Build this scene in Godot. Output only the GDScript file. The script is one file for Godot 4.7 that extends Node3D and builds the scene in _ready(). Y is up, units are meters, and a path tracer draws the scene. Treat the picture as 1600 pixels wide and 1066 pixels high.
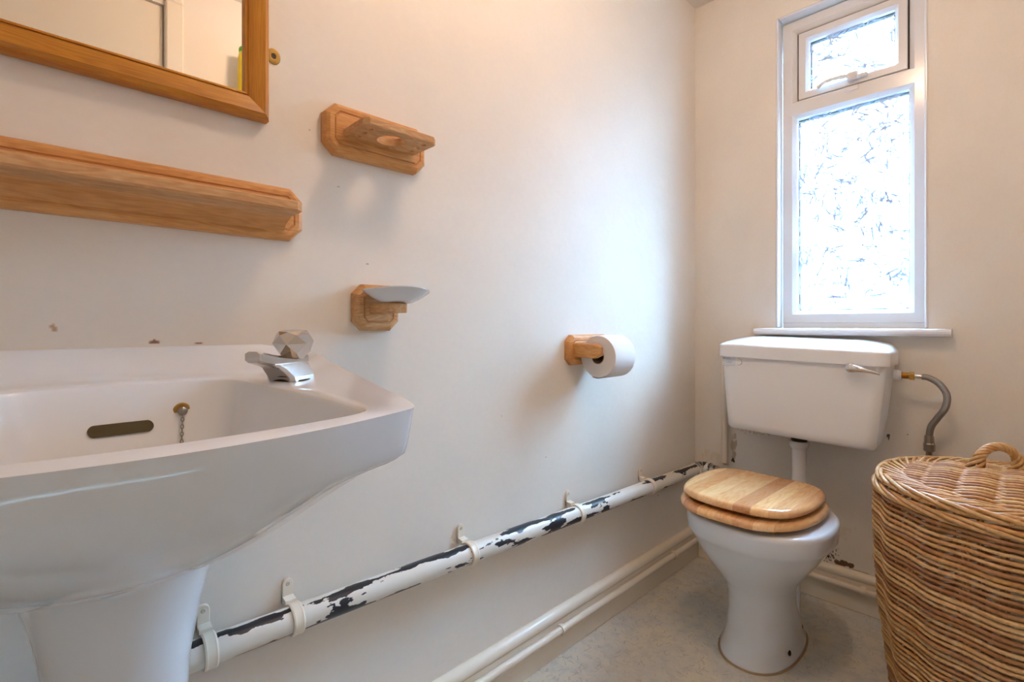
extends Node3D
# A small cloakroom: washbasin wall on x = 0, window wall on z = 0, floor on y = 0. Metres.

const EYE := Vector3(0.876, 0.88, 1.832)
const W := 1.2        # room width
const LEN := 2.45      # room length
const HIGH := 2.10    # ceiling
const WIN := Rect2(0.289, 0.87, 0.401, 1.062)   # window opening: x, y, width, height
var M := {}
var rng := RandomNumberGenerator.new()
var used := {}


# ------------------------------------------------------------------ geometry collector
class Geo:
	var v := PackedVector3Array()
	var n := PackedVector3Array()
	var uv := PackedVector2Array()
	var start := 0

	func tri(a: Vector3, b: Vector3, c: Vector3, ua := Vector2.ZERO, ub := Vector2.ZERO, uc := Vector2.ZERO, na := Vector3.ZERO, nb := Vector3.ZERO, nc := Vector3.ZERO) -> void:
		v.append(a); v.append(b); v.append(c)
		uv.append(ua); uv.append(ub); uv.append(uc)
		n.append(na); n.append(nb); n.append(nc)

	func quad(a: Vector3, b: Vector3, c: Vector3, d: Vector3, ua := Vector2.ZERO, ub := Vector2.ZERO, uc := Vector2.ZERO, ud := Vector2.ZERO) -> void:
		tri(a, b, c, ua, ub, uc)
		tri(a, c, d, ua, uc, ud)

	# turns what was added since `start` so that its faces look outwards (Godot: clockwise)
	func orient() -> void:
		var c := Vector3.ZERO
		for i in range(start, v.size()):
			c += v[i]
		c /= maxf(1.0, v.size() - start)
		var vol := 0.0
		for i in range(start, v.size(), 3):
			vol += (v[i] - c).dot((v[i + 1] - c).cross(v[i + 2] - c))
		if vol > 0.0:
			for i in range(start, v.size(), 3):
				var t := v[i + 1]; v[i + 1] = v[i + 2]; v[i + 2] = t
				var tn := n[i + 1]; n[i + 1] = n[i + 2]; n[i + 2] = tn
				var tu := uv[i + 1]; uv[i + 1] = uv[i + 2]; uv[i + 2] = tu
		start = v.size()

	# rows of points; ring = rows are closed; cap ends with fans
	func loft(rows: Array, ring := true, cap0 := true, cap1 := true, wrap := false) -> Geo:
		var m: int = rows[0].size()
		var last := rows.size() - (0 if wrap else 1)
		for r in last:
			var a: PackedVector3Array = rows[r]
			var b: PackedVector3Array = rows[(r + 1) % rows.size()]
			var v0 := float(r) / last
			var v1 := float(r + 1) / last
			for k in (m if ring else m - 1):
				var k1 := (k + 1) % m
				var u0 := float(k) / m
				var u1 := float(k + 1) / m
				quad(a[k], a[k1], b[k1], b[k], Vector2(u0, v0), Vector2(u1, v0), Vector2(u1, v1), Vector2(u0, v1))
		if ring and not wrap:
			for e in 2:
				if (e == 0 and cap0) or (e == 1 and cap1):
					var a: PackedVector3Array = rows[0 if e == 0 else rows.size() - 1]
					var c := Vector3.ZERO
					for p in a: c += p
					c /= m
					for k in m:
						if e == 0: tri(a[(k + 1) % m], a[k], c)
						else: tri(a[k], a[(k + 1) % m], c)
		orient()
		return self

	func lathe(profile: Array, segs := 32, at := Vector3.ZERO, basis := Basis.IDENTITY) -> Geo:
		var rows := []
		for p in profile:
			var row := PackedVector3Array()
			for k in segs:
				var t := TAU * k / segs
				row.append(at + basis * Vector3(p[0] * cos(t), p[1], p[0] * sin(t)))
			rows.append(row)
		return loft(rows)

	# tube along points, smooth normals of its own; radius per point or one value
	func tube(pts: PackedVector3Array, radius, sides := 8, closed := false, caps := true) -> Geo:
		var cnt := pts.size()
		var prev := Vector3.ZERO
		var rings := []
		var nrm := []
		for i in cnt:
			var t: Vector3
			if closed: t = (pts[(i + 1) % cnt] - pts[(i - 1 + cnt) % cnt]).normalized()
			else: t = (pts[mini(i + 1, cnt - 1)] - pts[maxi(i - 1, 0)]).normalized()
			if i == 0:
				prev = t.cross(Vector3.UP)
				if prev.length() < 0.1: prev = t.cross(Vector3.RIGHT)
			prev = (prev - t * prev.dot(t)).normalized()
			var o := t.cross(prev)
			var ring := PackedVector3Array()
			var rn := PackedVector3Array()
			var rad: float = radius if radius is float else radius[i]
			for k in sides:
				var a := TAU * k / sides
				var d := prev * cos(a) + o * sin(a)
				ring.append(pts[i] + d * rad)
				rn.append(d)
			rings.append(ring); nrm.append(rn)
		for i in (cnt if closed else cnt - 1):
			var j := (i + 1) % cnt
			for k in sides:
				var k1 := (k + 1) % sides
				var u0 := float(k) / sides
				var u1 := float(k + 1) / sides
				var w0 := float(i) / cnt
				var w1 := float(i + 1) / cnt
				tri(rings[i][k], rings[i][k1], rings[j][k1], Vector2(u0, w0), Vector2(u1, w0), Vector2(u1, w1), nrm[i][k], nrm[i][k1], nrm[j][k1])
				tri(rings[i][k], rings[j][k1], rings[j][k], Vector2(u0, w0), Vector2(u1, w1), Vector2(u0, w1), nrm[i][k], nrm[j][k1], nrm[j][k])
		if caps and not closed:
			for e in 2:
				var i := 0 if e == 0 else cnt - 1
				for k in sides:
					var k1 := (k + 1) % sides
					if e == 0: tri(rings[i][k1], rings[i][k], pts[i])
					else: tri(rings[i][k], rings[i][k1], pts[i])
		orient()
		return self

	# box with chamfered edges
	func box(c: Vector3, s: Vector3, bev := 0.0, basis := Basis.IDENTITY) -> Geo:
		var h := s / 2.0
		bev = minf(bev, minf(h.x, minf(h.y, h.z)) * 0.9)
		if bev <= 0.0:
			for ax in 3:
				for sg in [-1.0, 1.0]:
					var q := []
					for co in [[-1, -1], [1, -1], [1, 1], [-1, 1]]:
						var p := Vector3.ZERO
						p[ax] = sg * h[ax]; p[(ax + 1) % 3] = co[0] * h[(ax + 1) % 3]; p[(ax + 2) % 3] = co[1] * h[(ax + 2) % 3]
						q.append(c + basis * p)
					if sg < 0: q.reverse()
					quad(q[0], q[1], q[2], q[3])
			orient()
			return self
		var f := func(ax: int, sx: int, sy: int, sz: int) -> Vector3:   # corner of the face across ax
			var p := Vector3(sx * (h.x - bev), sy * (h.y - bev), sz * (h.z - bev))
			p[ax] = [sx, sy, sz][ax] * h[ax]
			return c + basis * p
		for ax in 3:
			for sg in [-1, 1]:
				var q := []
				for co in [[-1, -1], [1, -1], [1, 1], [-1, 1]]:
					var s3 := [0, 0, 0]
					s3[ax] = sg; s3[(ax + 1) % 3] = co[0]; s3[(ax + 2) % 3] = co[1]
					q.append(f.call(ax, s3[0], s3[1], s3[2]))
				if sg < 0: q.reverse()
				quad(q[0], q[1], q[2], q[3])
		for ax in 3:      # edges along ax
			var b1 := (ax + 1) % 3
			var b2 := (ax + 2) % 3
			for s1 in [-1, 1]:
				for s2 in [-1, 1]:
					var lo := [0, 0, 0]; var hi := [0, 0, 0]
					lo[ax] = -1; hi[ax] = 1; lo[b1] = s1; hi[b1] = s1; lo[b2] = s2; hi[b2] = s2
					var q := [f.call(b1, lo[0], lo[1], lo[2]), f.call(b1, hi[0], hi[1], hi[2]), f.call(b2, hi[0], hi[1], hi[2]), f.call(b2, lo[0], lo[1], lo[2])]
					if s1 * s2 > 0: q.reverse()
					quad(q[0], q[1], q[2], q[3])
		for sx in [-1, 1]:
			for sy in [-1, 1]:
				for sz in [-1, 1]:
					var q := [f.call(0, sx, sy, sz), f.call(1, sx, sy, sz), f.call(2, sx, sy, sz)]
					if sx * sy * sz < 0: q.reverse()
					tri(q[0], q[1], q[2])
		orient()
		return self

	func ball(c: Vector3, r, segs := 12) -> Geo:
		var rr: Vector3 = r if r is Vector3 else Vector3(r, r, r)
		var rows := []
		for i in range(1, segs / 2):
			var p := PI * i / (segs / 2) - PI / 2
			var row := PackedVector3Array()
			for k in segs:
				var t := TAU * k / segs
				row.append(c + Vector3(cos(p) * cos(t), sin(p), cos(p) * sin(t)) * rr)
			rows.append(row)
		return loft(rows)

	func mesh(deg := 40.0) -> ArrayMesh:
		var cos_lim := cos(deg_to_rad(deg))
		var at := {}
		var fn := PackedVector3Array()
		for i in range(0, v.size(), 3):
			fn.append((v[i + 2] - v[i]).cross(v[i + 1] - v[i]))
			if n[i] == Vector3.ZERO:
				for k in 3:
					var key := Vector3i((v[i + k] * 20000.0).round())
					if not at.has(key): at[key] = PackedInt32Array()
					at[key].append(i / 3)
		var nn := n.duplicate()
		for i in v.size():
			if n[i] == Vector3.ZERO:
				var own := fn[i / 3].normalized()
				var sum := Vector3.ZERO
				for t in at[Vector3i((v[i] * 20000.0).round())]:
					if fn[t].normalized().dot(own) > cos_lim: sum += fn[t]
				nn[i] = sum.normalized() if sum.length() > 0.0 else own
				if nn[i] == Vector3.ZERO: nn[i] = Vector3.UP
		var arr := []
		arr.resize(Mesh.ARRAY_MAX)
		arr[Mesh.ARRAY_VERTEX] = v
		arr[Mesh.ARRAY_NORMAL] = nn
		arr[Mesh.ARRAY_TEX_UV] = uv
		var m := ArrayMesh.new()
		m.add_surface_from_arrays(Mesh.PRIMITIVE_TRIANGLES, arr)
		return m


# ------------------------------------------------------------------ nodes
func put(called: String, mesh: Mesh, mat: Material, parent: Node = self) -> MeshInstance3D:
	var o := MeshInstance3D.new()
	o.name = called
	o.mesh = mesh
	o.material_override = mat
	parent.add_child(o, true)
	return o


func numbered(called: String) -> String:
	used[called] = used.get(called, -1) + 1
	return called if used[called] == 0 else "%s_%03d" % [called, used[called]]


func thing(called: String, label: String, category: String, at := Vector3.ZERO, group := "") -> Node3D:
	var o := Node3D.new()
	o.name = numbered(called)
	add_child(o)
	o.position = at
	o.set_meta("label", label)
	o.set_meta("category", category)
	if group: o.set_meta("group", group)
	return o


func room(called: String, at := Vector3.ZERO) -> Node3D:
	var o := Node3D.new()
	o.name = called
	add_child(o)
	o.position = at
	o.set_meta("kind", "structure")
	return o


func struct(called: String, mesh: Mesh, mat: Material) -> MeshInstance3D:
	var o := put(called, mesh, mat)
	o.set_meta("kind", "structure")
	return o


# ------------------------------------------------------------------ materials
func plain(c: Color, rough := 0.6, metal := 0.0, coat := 0.0) -> StandardMaterial3D:
	var m := StandardMaterial3D.new()
	m.albedo_color = c
	m.roughness = rough
	m.metallic = metal
	if coat > 0.0:
		m.clearcoat_enabled = true
		m.clearcoat = coat
		m.clearcoat_roughness = 0.05
	return m


func noise_img(size: int, freq: float, sd: int, octaves := 4, type := FastNoiseLite.TYPE_SIMPLEX_SMOOTH) -> Image:
	var f := FastNoiseLite.new()
	f.seed = sd
	f.noise_type = type
	f.frequency = freq
	f.fractal_octaves = octaves
	return f.get_seamless_image(size, size)


func relief(m: StandardMaterial3D, im: Image, depth_cm: float) -> void:
	m.heightmap_enabled = true
	m.heightmap_texture = ImageTexture.create_from_image(im)
	m.heightmap_scale = depth_cm


# streaked timber; axis is the direction of the grain in the mesh's own axes
func wood_image(sd: int, dark: Color, mid: Color, pale: Color) -> Image:
	var a := noise_img(256, 0.012, sd, 3)
	var b := noise_img(256, 0.09, sd + 1, 3)
	var im := Image.create(256, 256, false, Image.FORMAT_RGB8)
	for y in 256:
		for x in 256:
			var n := a.get_pixel(x, y).r
			var ring := 0.5 + 0.5 * sin(n * 34.0)
			var fine := b.get_pixel(x, y).r
			var t := clampf(0.55 * n + 0.28 * ring + 0.35 * (fine - 0.5) + 0.1, 0.0, 1.0)
			im.set_pixel(x, y, dark.lerp(mid, t * 2.0) if t < 0.5 else mid.lerp(pale, t * 2.0 - 1.0))
	return im


func wood(im: ImageTexture, axis: int, across: float, along: float, rough: float, tint := Color.WHITE, coat := 0.0, shift := 0.0) -> StandardMaterial3D:
	var m := plain(tint, rough, 0.0, coat)
	m.albedo_texture = im
	m.uv1_triplanar = true
	var s := Vector3(across, across, across)
	s[axis] = along
	m.uv1_scale = s
	m.uv1_offset = Vector3(shift, shift * 1.7, shift * 0.6)
	return m


func make_materials() -> void:
	var wall := plain(Color(0.94, 0.915, 0.878), 0.55)
	M.wall = wall
	M.gloss_white = plain(Color(0.95, 0.915, 0.85), 0.25)
	M.pipe_white = plain(Color(0.94, 0.905, 0.84), 0.32)
	M.upvc = plain(Color(0.93, 0.935, 0.945), 0.18)
	M.ceramic = plain(Color(0.91, 0.935, 0.965), 0.07, 0.0, 0.6)
	M.plastic = plain(Color(0.955, 0.96, 0.97), 0.16)
	M.plastic_white = plain(Color(0.9, 0.905, 0.92), 0.25)
	M.chrome = plain(Color(0.80, 0.79, 0.78), 0.12, 1.0)
	M.chrome_dull = plain(Color(0.62, 0.60, 0.57), 0.28, 1.0)
	M.brass = plain(Color(0.78, 0.58, 0.28), 0.3, 1.0)
	M.black = plain(Color(0.03, 0.03, 0.03), 0.5)
	M.gasket = plain(Color(0.16, 0.17, 0.2), 0.6)
	M.hole = plain(Color(0.07, 0.05, 0.035), 0.9)  # near-black that gives solid plugs the shade of a hole
	M.slot = plain(Color(0.33, 0.29, 0.19), 0.8)  # stain and the shade of a recess in one colour
	M.sealant = plain(Color(0.64, 0.54, 0.41), 0.7)
	M.paper = plain(Color(0.93, 0.925, 0.925), 0.95)
	M.card = plain(Color(0.62, 0.56, 0.5), 0.9)
	M.screw = plain(Color(0.6, 0.58, 0.54), 0.4, 0.8)
	M.mirror = plain(Color(0.97, 0.97, 0.96), 0.015, 1.0)
	M.braid = plain(Color(0.60, 0.585, 0.57), 0.42, 0.75)
	var bn := noise_img(128, 0.25, 77, 2)
	relief(M.braid, bn, 0.06)
	M.braid.uv1_scale = Vector3(1, 6, 1)
	M.glass = plain(Color(1, 1, 1, 0.04), 0.05)
	M.glass.transparency = BaseMaterial3D.TRANSPARENCY_ALPHA
	M.relief_glass = plain(Color(0.80, 0.89, 1.0, 0.72), 0.2)
	M.relief_glass.transparency = BaseMaterial3D.TRANSPARENCY_ALPHA

	# pine accessories, orange stained mirror, varnished seat
	var pine := ImageTexture.create_from_image(wood_image(11, Color(0.70, 0.45, 0.21), Color(0.82, 0.57, 0.315), Color(0.89, 0.67, 0.42)))
	var worn := ImageTexture.create_from_image(wood_image(23, Color(0.68, 0.48, 0.29), Color(0.80, 0.59, 0.38), Color(0.88, 0.72, 0.53)))
	var oak := ImageTexture.create_from_image(wood_image(37, Color(0.61, 0.36, 0.07), Color(0.75, 0.475, 0.12), Color(0.83, 0.57, 0.20)))
	var seat := ImageTexture.create_from_image(wood_image(51, Color(0.88, 0.65, 0.42), Color(0.97, 0.80, 0.59), Color(1.0, 0.89, 0.73)))
	M.pine_z = wood(pine, 2, 9.0, 1.1, 0.45)
	M.pine_x = wood(pine, 0, 9.0, 1.1, 0.42)
	M.pine_y = wood(pine, 1, 9.0, 1.1, 0.45)
	M.worn_z = wood(worn, 2, 7.0, 1.4, 0.6)
	M.worn_x = wood(worn, 0, 7.0, 1.4, 0.6)
	M.oak_y = wood(oak, 1, 14.0, 0.8, 0.35)
	M.oak_z = wood(oak, 2, 14.0, 0.8, 0.35)
	M.seat_tex = seat
	M.staves = []
	var tints := [Color(1, 0.98, 0.95), Color(0.93, 0.86, 0.78), Color(1, 0.97, 0.92), Color(0.97, 0.92, 0.86), Color(0.84, 0.72, 0.64), Color(1, 0.95, 0.88), Color(0.95, 0.88, 0.8), Color(0.9, 0.8, 0.72)]
	for k in 8:
		M.staves.append(wood(seat, 2, 6.0, 0.9, 0.2, tints[k], 0.7, 0.137 * k))
	M.wicker = []
	var wk := ImageTexture.create_from_image(wood_image(71, Color(0.62, 0.44, 0.27), Color(0.81, 0.63, 0.41), Color(0.92, 0.77, 0.56)))
	var wt := [Color(1, 0.98, 0.95), Color(0.85, 0.78, 0.72), Color(0.97, 0.9, 0.8), Color(0.80, 0.70, 0.62), Color(1, 1, 0.98)]
	for k in 5:
		var m := wood(wk, 1, 3.5, 3.5, 0.38, wt[k], 0.0, 0.21 * k)
		M.wicker.append(m)
	M.wicker_rope = wood(wk, 1, 3.0, 3.0, 0.36, Color(1.12, 1.05, 0.95), 0.0, 0.7)


# vinyl floor: mottled grey, beige and blue with short dark flecks
func floor_material() -> StandardMaterial3D:
	var size := 1024
	var a := noise_img(size, 0.004, 5, 5)
	var b := noise_img(size, 0.02, 6, 4)
	var c := noise_img(size, 0.075, 7, 3)
	var im := Image.create(size, size, false, Image.FORMAT_RGB8)
	var blue := Color(0.81, 0.81, 0.795)
	var beige := Color(0.87, 0.84, 0.775)
	var grey := Color(0.79, 0.775, 0.735)
	for y in size:
		for x in size:
			var p := a.get_pixel(x, y).r
			var q := b.get_pixel(x, y).r
			var r := c.get_pixel(x, y).r
			var col := beige.lerp(blue, smoothstep(0.25, 0.75, p * 0.6 + q * 0.4))
			col = col.lerp(grey, smoothstep(0.45, 0.8, q) * 0.6)
			col = col.lerp(Color(0.90, 0.885, 0.84), smoothstep(0.5, 0.9, r) * 0.4)
			im.set_pixel(x, y, col)
	var g := RandomNumberGenerator.new()
	g.seed = 99
	for k in 2600:      # flecks
		var px := g.randf() * size
		var py := g.randf() * size
		var dir := g.randf() * TAU
		var bend := g.randf_range(-0.25, 0.25)
		var dark := Color(0.50, 0.51, 0.50).lerp(Color(0.58, 0.54, 0.46), g.randf())
		var alpha := g.randf_range(0.25, 0.75)
		for s in g.randi_range(5, 22):
			px += cos(dir); py += sin(dir); dir += bend * g.randf()
			var ix := posmod(int(px), size)
			var iy := posmod(int(py), size)
			im.set_pixel(ix, iy, im.get_pixel(ix, iy).lerp(dark, alpha))
			if g.randf() < 0.4:
				im.set_pixel(posmod(ix + 1, size), iy, im.get_pixel(posmod(ix + 1, size), iy).lerp(dark, alpha * 0.6))
	var m := plain(Color.WHITE, 0.42)
	m.albedo_texture = ImageTexture.create_from_image(im)
	return m


# painted plaster seen over a patch of wall (metres), with chips and stains where the photograph shows them
func wall_material(size_m: Vector2, marks: Array, sd: int) -> StandardMaterial3D:
	var res := 1024
	var tone := noise_img(res, 0.006, sd, 4)
	var fine := noise_img(res, 0.12, sd + 1, 3)
	var im := Image.create(res, res, false, Image.FORMAT_RGB8)
	var base := Color(0.94, 0.915, 0.878)
	for y in res:
		for x in res:
			var k := 1.0 + (tone.get_pixel(x, y).r - 0.5) * 0.03 + (fine.get_pixel(x, y).r - 0.5) * 0.012
			im.set_pixel(x, y, Color(base.r * k, base.g * k, base.b * k))
	for mk in marks:    # [u metres, height, half width, half height, colour, strength, threshold, blotch]
		var x0 := int((mk[0] - mk[2]) / size_m.x * res)
		var x1 := int((mk[0] + mk[2]) / size_m.x * res) + 1
		var y0 := int((1.0 - (mk[1] + mk[3]) / size_m.y) * res)
		var y1 := int((1.0 - (mk[1] - mk[3]) / size_m.y) * res) + 1
		var f := FastNoiseLite.new()
		f.seed = int(mk[0] * 1000.0)
		f.frequency = mk[7]
		f.fractal_octaves = 4
		for y in range(maxi(y0, 0), mini(y1, res)):
			for x in range(maxi(x0, 0), mini(x1, res)):
				var dx: float = ((x + 0.5) / res * size_m.x - mk[0]) / mk[2]
				var dy: float = ((1.0 - (y + 0.5) / res) * size_m.y - mk[1]) / mk[3]
				var inside := 1.0 - (dx * dx + dy * dy)
				var t := smoothstep(mk[6], mk[6] + 0.25, inside * 0.7 + f.get_noise_2d(x, y) * 0.9)
				if inside > 0.0 and t > 0.0:
					im.set_pixel(x, y, im.get_pixel(x, y).lerp(mk[4], t * mk[5]))
	var m := plain(Color.WHITE, 0.5)
	m.albedo_texture = ImageTexture.create_from_image(im)
	relief(m, noise_img(512, 0.03, sd + 5, 5), 0.12)
	return m


# old drain pipe: navy with most of a white coat left on it; u goes round, v along
func peeling_material(sd: int) -> StandardMaterial3D:
	var w := 192
	var h := 2048
	var f := FastNoiseLite.new()
	f.seed = sd
	f.frequency = 0.011
	f.fractal_octaves = 5
	f.fractal_gain = 0.55
	var fine := FastNoiseLite.new()
	fine.seed = sd + 4
	fine.frequency = 0.05
	fine.fractal_octaves = 3
	var im := Image.create(w, h, false, Image.FORMAT_RGB8)
	var white := Color(0.90, 0.885, 0.85)
	var navy := Color(0.075, 0.095, 0.135)
	for y in h:
		for x in w:
			var t := TAU * x / w
			# a point on a cylinder, so that the pattern closes round the pipe; t = 0 faces the room, quarter turn is up
			var nz := f.get_noise_3d(cos(t) * 45.0, y * 0.55, sin(t) * 45.0)
			var nf := fine.get_noise_3d(cos(t) * 30.0, y * 0.8, sin(t) * 30.0)
			# the coat has gone from the top edge and, in runs, from the underside
			var top := exp(-pow(wrapf(t - 1.25, -PI, PI) / 0.30, 2.0))
			var low := exp(-pow(wrapf(t + 1.25, -PI, PI) / 0.52, 2.0))
			var k := 0.27 + nz * 1.1 + nf * 0.16 - top * 0.50 - low * 0.55
			im.set_pixel(x, y, navy if k < 0.0 else (navy.lerp(white, 0.75) if k < 0.012 else white))
	var m := plain(Color.WHITE, 0.38)
	m.albedo_texture = ImageTexture.create_from_image(im)
	return m


func sticker_material() -> StandardMaterial3D:
	var im := Image.create(256, 128, false, Image.FORMAT_RGB8)
	im.fill(Color(0.88, 0.90, 0.94))
	var g := RandomNumberGenerator.new()
	g.seed = 4
	var ink := Color(0.33, 0.36, 0.44)
	# rows of small print, too small in the photograph to be read
	for row in [[14, 12, 150, 200, 9], [40, 4, 56, 200, 6], [40, 74, 190, 200, 6], [62, 4, 62, 200, 6], [62, 74, 200, 200, 6], [80, 74, 190, 200, 6], [98, 12, 42, 200, 5]]:
		var x: int = row[1]
		while x < row[2]:
			var wd := g.randi_range(3, 7)
			im.fill_rect(Rect2i(x, row[0] + g.randi_range(0, 2), wd, row[4]), ink)
			x += wd + 2 + (6 if g.randf() < 0.18 else 0)
	var m := plain(Color.WHITE, 0.35)
	m.albedo_texture = ImageTexture.create_from_image(im)
	return m


# ------------------------------------------------------------------ shape helpers
func oct(w: float, h: float, c: float, x: float) -> PackedVector3Array:   # rectangle with cut corners, in the y-z plane at x
	var a := w / 2; var b := h / 2
	var p := PackedVector3Array()
	for q in [[-a + c, -b], [a - c, -b], [a, -b + c], [a, b - c], [a - c, b], [-a + c, b], [-a, b - c], [-a, -b + c]]:
		p.append(Vector3(x, q[1], q[0]))
	return p


func back_plate(w: float, h: float, c: float, thick: float) -> ArrayMesh:   # bevelled wall plate with a routed line
	var rows := []
	for r in [[0.0, 0.0], [thick * 0.55, 0.0], [thick * 0.8, 0.0025], [thick, 0.008], [thick, 0.0145], [thick - 0.0022, 0.0155], [thick - 0.0022, 0.0175], [thick, 0.0185], [thick + 0.001, 0.022]]:
		rows.append(oct(w - 2 * r[1], h - 2 * r[1], maxf(0.004, c - 0.586 * r[1]), r[0]))
	return Geo.new().loft(rows).mesh(25)


func superellipse(cx: float, y: float, rx: float, zf: float, zb: float, e: float, segs := 64) -> PackedVector3Array:
	var row := PackedVector3Array()
	var zc := lerpf(zb, zf, 0.5)
	var rz := (zf - zb) / 2
	for k in segs:
		var t := TAU * k / segs
		var c := cos(t); var s := sin(t)
		row.append(Vector3(cx + rx * signf(c) * pow(absf(c), 2.0 / e), y, zc + rz * signf(s) * pow(absf(s), 2.0 / e)))
	return row


func rounded_rect(x0: float, x1: float, z0: float, z1: float, r: float, y: float, per := 8) -> PackedVector3Array:
	var row := PackedVector3Array()
	for q in [[x1 - r, z1 - r, 0.0], [x0 + r, z1 - r, PI / 2], [x0 + r, z0 + r, PI], [x1 - r, z0 + r, PI * 1.5]]:
		for k in per + 1:
			var t: float = q[2] + PI / 2 * k / per
			row.append(Vector3(q[0] + r * cos(t), y, q[1] + r * sin(t)))
	return row


func chaikin(p: Array, times: int) -> Array:
	for i in times:
		var q := []
		for k in p.size():
			var a: Vector2 = p[k]
			var b: Vector2 = p[(k + 1) % p.size()]
			q.append(a.lerp(b, 0.25)); q.append(a.lerp(b, 0.75))
		p = q
	return p


func polar(p: Array, c: Vector2, segs: int) -> Array:   # the outline's points at even angles round c
	var out := []
	for k in segs:
		var t := TAU * k / segs
		var d := Vector2(cos(t), sin(t))
		var best := 0.0
		for i in p.size():
			var hit = Geometry2D.segment_intersects_segment(c, c + d * 3.0, p[i], p[(i + 1) % p.size()])
			if hit != null: best = maxf(best, c.distance_to(hit))
		out.append(c + d * best)
	return out


func curve(points: Array, steps := 8) -> PackedVector3Array:   # Catmull-Rom through points
	var out := PackedVector3Array()
	for i in points.size() - 1:
		var p0: Vector3 = points[maxi(i - 1, 0)]
		var p1: Vector3 = points[i]
		var p2: Vector3 = points[i + 1]
		var p3: Vector3 = points[mini(i + 2, points.size() - 1)]
		for k in steps:
			out.append(p1.cubic_interpolate(p2, p0, p3, float(k) / steps))
	out.append(points[-1])
	return out


func pick(table: Array, x: float) -> float:   # piecewise-linear table of [x, y]
	for i in table.size() - 1:
		if x <= table[i + 1][0]:
			return lerpf(table[i][1], table[i + 1][1], clampf(inverse_lerp(table[i][0], table[i + 1][0], x), 0.0, 1.0))
	return table[-1][1]


# ------------------------------------------------------------------ the place
func _ready() -> void:
	rng.seed = 12
	# camera: level, lens shifted down a little
	var cam := Camera3D.new()
	cam.name = "camera"
	add_child(cam)
	var turn := atan2(796.0, 770.0)
	cam.look_at_from_position(EYE, EYE + Vector3(-sin(turn), 0, -cos(turn)), Vector3.UP)
	cam.set_frustum(0.05 * 1066.0 / 770.0, Vector2(0, -0.05 * 25.0 / 770.0), 0.05, 60.0)
	cam.current = true
	# overcast daylight outside
	var sky_mat := ProceduralSkyMaterial.new()
	# (overcast: brightness rises evenly with the sine of the height, and is lowest along the horizon)
	sky_mat.sky_top_color = Color(0.66, 0.845, 1.0)
	sky_mat.sky_horizon_color = Color(0.29, 0.345, 0.39)
	sky_mat.sky_curve = 0.6
	sky_mat.ground_horizon_color = Color(0.35, 0.37, 0.38)
	sky_mat.ground_bottom_color = Color(0.35, 0.37, 0.38)
	sky_mat.sky_energy_multiplier = 8.7
	sky_mat.ground_energy_multiplier = 2.0
	var sky := Sky.new()
	sky.sky_material = sky_mat
	var env := Environment.new()
	env.background_mode = Environment.BG_SKY
	env.sky = sky
	env.tonemap_mode = Environment.TONE_MAPPER_LINEAR
	env.tonemap_exposure = 1.17
	env.sdfgi_enabled = true
	env.ssao_enabled = true
	env.ssil_enabled = true
	var we := WorldEnvironment.new()
	we.name = "environment"
	we.environment = env
	add_child(we)

	make_materials()
	build_room()
	build_window()
	build_door()
	build_lamp()
	build_basin()
	build_tap()
	build_mirror()
	build_accessories()
	build_pipes()
	build_toilet()
	build_cistern()
	build_basket()
	build_outside()


func wall_quads(g: Geo, rects: Array, size_m: Vector2, o: Vector3, along: Vector3, out: Vector3, thick: float) -> void:
	# rects in wall metres [u0, v0, u1, v1]; a slab each, front face at o, thickness away from `out`
	for r in rects:
		g.start = g.v.size()
		var a: Vector3 = o + along * r[0] + Vector3.UP * r[1]
		var b: Vector3 = o + along * r[2] + Vector3.UP * r[1]
		var c: Vector3 = o + along * r[2] + Vector3.UP * r[3]
		var d: Vector3 = o + along * r[0] + Vector3.UP * r[3]
		var k := -out * thick
		var ua := Vector2(r[0] / size_m.x, 1.0 - r[1] / size_m.y)
		var ub := Vector2(r[2] / size_m.x, 1.0 - r[1] / size_m.y)
		var uc := Vector2(r[2] / size_m.x, 1.0 - r[3] / size_m.y)
		var ud := Vector2(r[0] / size_m.x, 1.0 - r[3] / size_m.y)
		g.quad(a, b, c, d, ua, ub, uc, ud)
		g.quad(b + k, a + k, d + k, c + k, ub, ua, ud, uc)
		g.quad(a, d, d + k, a + k, ua, ud, ud, ua)
		g.quad(b, b + k, c + k, c, ub, ub, uc, uc)
		g.quad(d, c, c + k, d + k, ud, uc, uc, ud)
		g.quad(a, a + k, b + k, b, ua, ua, ub, ub)
		g.orient()


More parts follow.
